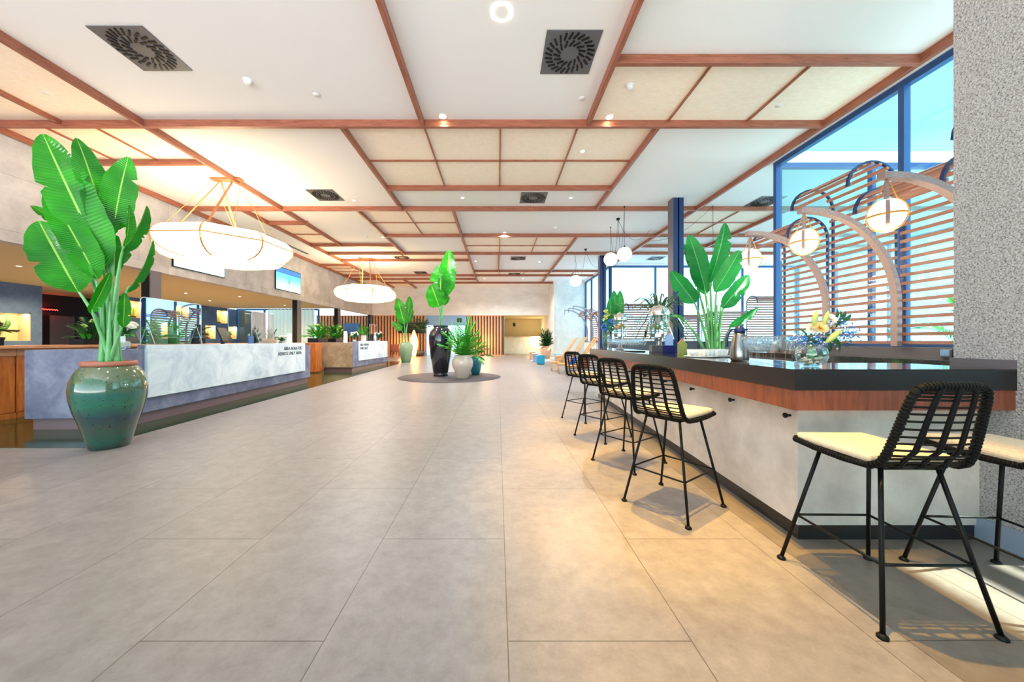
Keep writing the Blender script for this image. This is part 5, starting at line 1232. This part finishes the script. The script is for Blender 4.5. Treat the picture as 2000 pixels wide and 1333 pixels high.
def disc_stool(x, y, r, h, m, lb):
    t = thing('turned_stool', lb, 'stool', (x,y,0), group='low turned stools by the white wall'); prof = [(0,0)]; n = 5
    for i in range(n): z = h*i/n; prof += [(r*.82,z+.001),(r,z+h*.03),(r,z+h*.14),(r*.82,z+h*.17)]
    prof += [(0,h)]; MB().lathe([p for p in prof if True][:-1], 24).build('turned_body', M[m], t)
    MB().lathe([(0,h),(r*1.02,h),(r*1.02,h+.03),(0,h+.035)], 24).build('seat', M['white_paint'], t)
disc_stool(2.42,23.6,.26,.50,'light_wood','ringed light wood stool nearest the potted palm, leftmost of the low stools')
disc_stool(3.36,18.8,.22,.47,'light_wood','ringed light wood stool right of the cyan cube')
disc_stool(3.95,20.3,.23,.48,'light_wood','ringed light wood stool partly behind the farthest bar stool')
disc_stool(2.32,21.0,.20,.48,'blue_fabric','ringed pale blue stool behind the cyan cube')
for x, y, s, m, lb in ((2.33,18.7,.40,'cyan','bright cyan cube stool standing on the pale floor'), (3.55,16.6,.42,'royal','royal blue cube stool seen through the farthest bar stool'), (4.0,16.0,.45,'red_wood','dark red wood cube stool seen through the third bar stool')):
    t = thing('cube_stool', lb, 'stool', (x,y,0), group='coloured cube stools'); MB().box((-s/2,-s/2,.03),(s/2,s/2,.45), bev=.012).build('body', M[m], t); MB().box((-s/2-.01,-s/2-.01,.45),(s/2+.01,s/2+.01,.50), bev=.012).build('seat', M[m], t)
    MB().box((-s/2+.03,-s/2+.03,0),(s/2-.03,s/2-.03,.03)).build('base', M['black'], t)
tag(MB().box((3.5,21.2,.42),(4.6,21.8,.46)).box((3.6,21.3,0),(3.65,21.7,.42)).box((4.45,21.3,0),(4.5,21.7,.42)).build('low_table', M['cyan']), 'low table with a thin teal top by the white wall', 'table')
for i, (x, y) in enumerate(((2.62,14.6),(2.72,13.5),(2.82,12.4))):
    t = thing('wicker_lounger', ('reclined wicker lounge chair behind the bar end, leftmost of three','reclined wicker lounge chair behind the bar end, middle of three','reclined wicker lounge chair behind the bar end, nearest of three')[i], 'lounge chair', (x,y,0), PI-.1, 'wicker lounge chairs behind the bar')
    Mx = Matrix.Translation((0,0,.38)) @ Matrix.Rotation(-.62, 4, 'Y')
    w = MB()
    for k in range(13): w.tube([Mx @ Vector((.03,-.3,k*.1)), Mx @ Vector((.03,.3,k*.1))], .014, 5)
    for k in range(7): w.tube([Mx @ Vector((.03,-.27+k*.09,0)), Mx @ Vector((.03,-.27+k*.09,1.22))], .010, 5)
    w.build('backrest', M['hose'], t)
    f = MB(); f.tube([Mx @ Vector(p) for p in ((0,-.32,-.05),(0,-.32,1.26),(0,.32,1.26),(0,.32,-.05))], .022, 6); f.build('back_frame', M['light_wood'], t)
    MB().box((.0,-.32,.33),(.36,.32,.40), bev=.01).build('seat', M['hose'], t)
    for a in (.32,.04):
        for b in (-.28,.28): MB().tube([(a,b,0),(a,b,.34)], .022, 6).build('leg', M['light_wood'], t)

# ================================================================== OUTSIDE
for i, (x, y, h, n, lb) in enumerate(((9.6,6.6,.5,16,'sunlit palm outside the near window beside the roughcast pillar'), (11.6,2.9,.5,14,'sunlit palm outside, low behind the slats near the pillar'), (13.2,6.5,.4,10,'small palm outside by the glazed corner'))):
    t = thing('garden_palm', lb, 'palm', (x,y,-.05), group='garden palms outside the near window')
    MB().tube([(0,0,0),(.03,0,h)], [.12,.09], 8).build('trunk', M['soil'], t); palm(t, h, n, 1.9, 1.0, .55, 'fresh_leaf', 60+i, 20, .05, .25, -.25)
for i, (x, y) in enumerate(((9,26),(12.5,28),(16,27))):
    t = thing('garden_lounger_canopy', ('pale blue sun canopy outside behind the rear dispenser','pale blue sun canopy outside behind the tall bar plant','pale blue sun canopy outside near the corner window post')[i], 'canopy', (x,y,0), group='sun canopies on the terrace')
    MB().tube([(0,0,-.05),(0,0,3.2)], .07, 8).build('post', M['blue_fabric'], t); MB().bar(bez([(-1.2,0,2.9),(0,0,3.7),(1.2,0,2.9)], 14), 1.6, .04, (0,1,0)).build('canopy', M['carton_blue'], t)
t = thing('garden_wall', 'low pale garden wall beyond the far windows', 'wall', (12,34,0)); MB().box((-16,-.15,-.05),(20,.15,1.6)).build('wall_body', M['white_plaster'], t); MB().box((-16,-.2,1.6),(20,.2,1.7)).build('coping', M['plaster_base'], t)
for i, (x, y, h, w) in enumerate(((15,1,5.5,4.5),(24,16,5.0,5))):
    t = thing('garden_building', ('pale terrace building outside the near window','pale terrace building behind the glazed corner')[i], 'building', (x+14,y,0), group='pale buildings across the terrace')
    MB().box((-4,-w,-.05),(4,w,h)).build('walls', M['white_plaster'], t); MB().box((-4.6,-w-.4,h),(4.4,w+.4,h+.3)).build('roof', M['blue_fabric'], t)
    for k in range(4): MB().box((-4.05,-w+.6+k*(w*.5),.8),(-4.0,-w+1.8+k*(w*.5),2.6)).build('window', M['window_frame'], t)
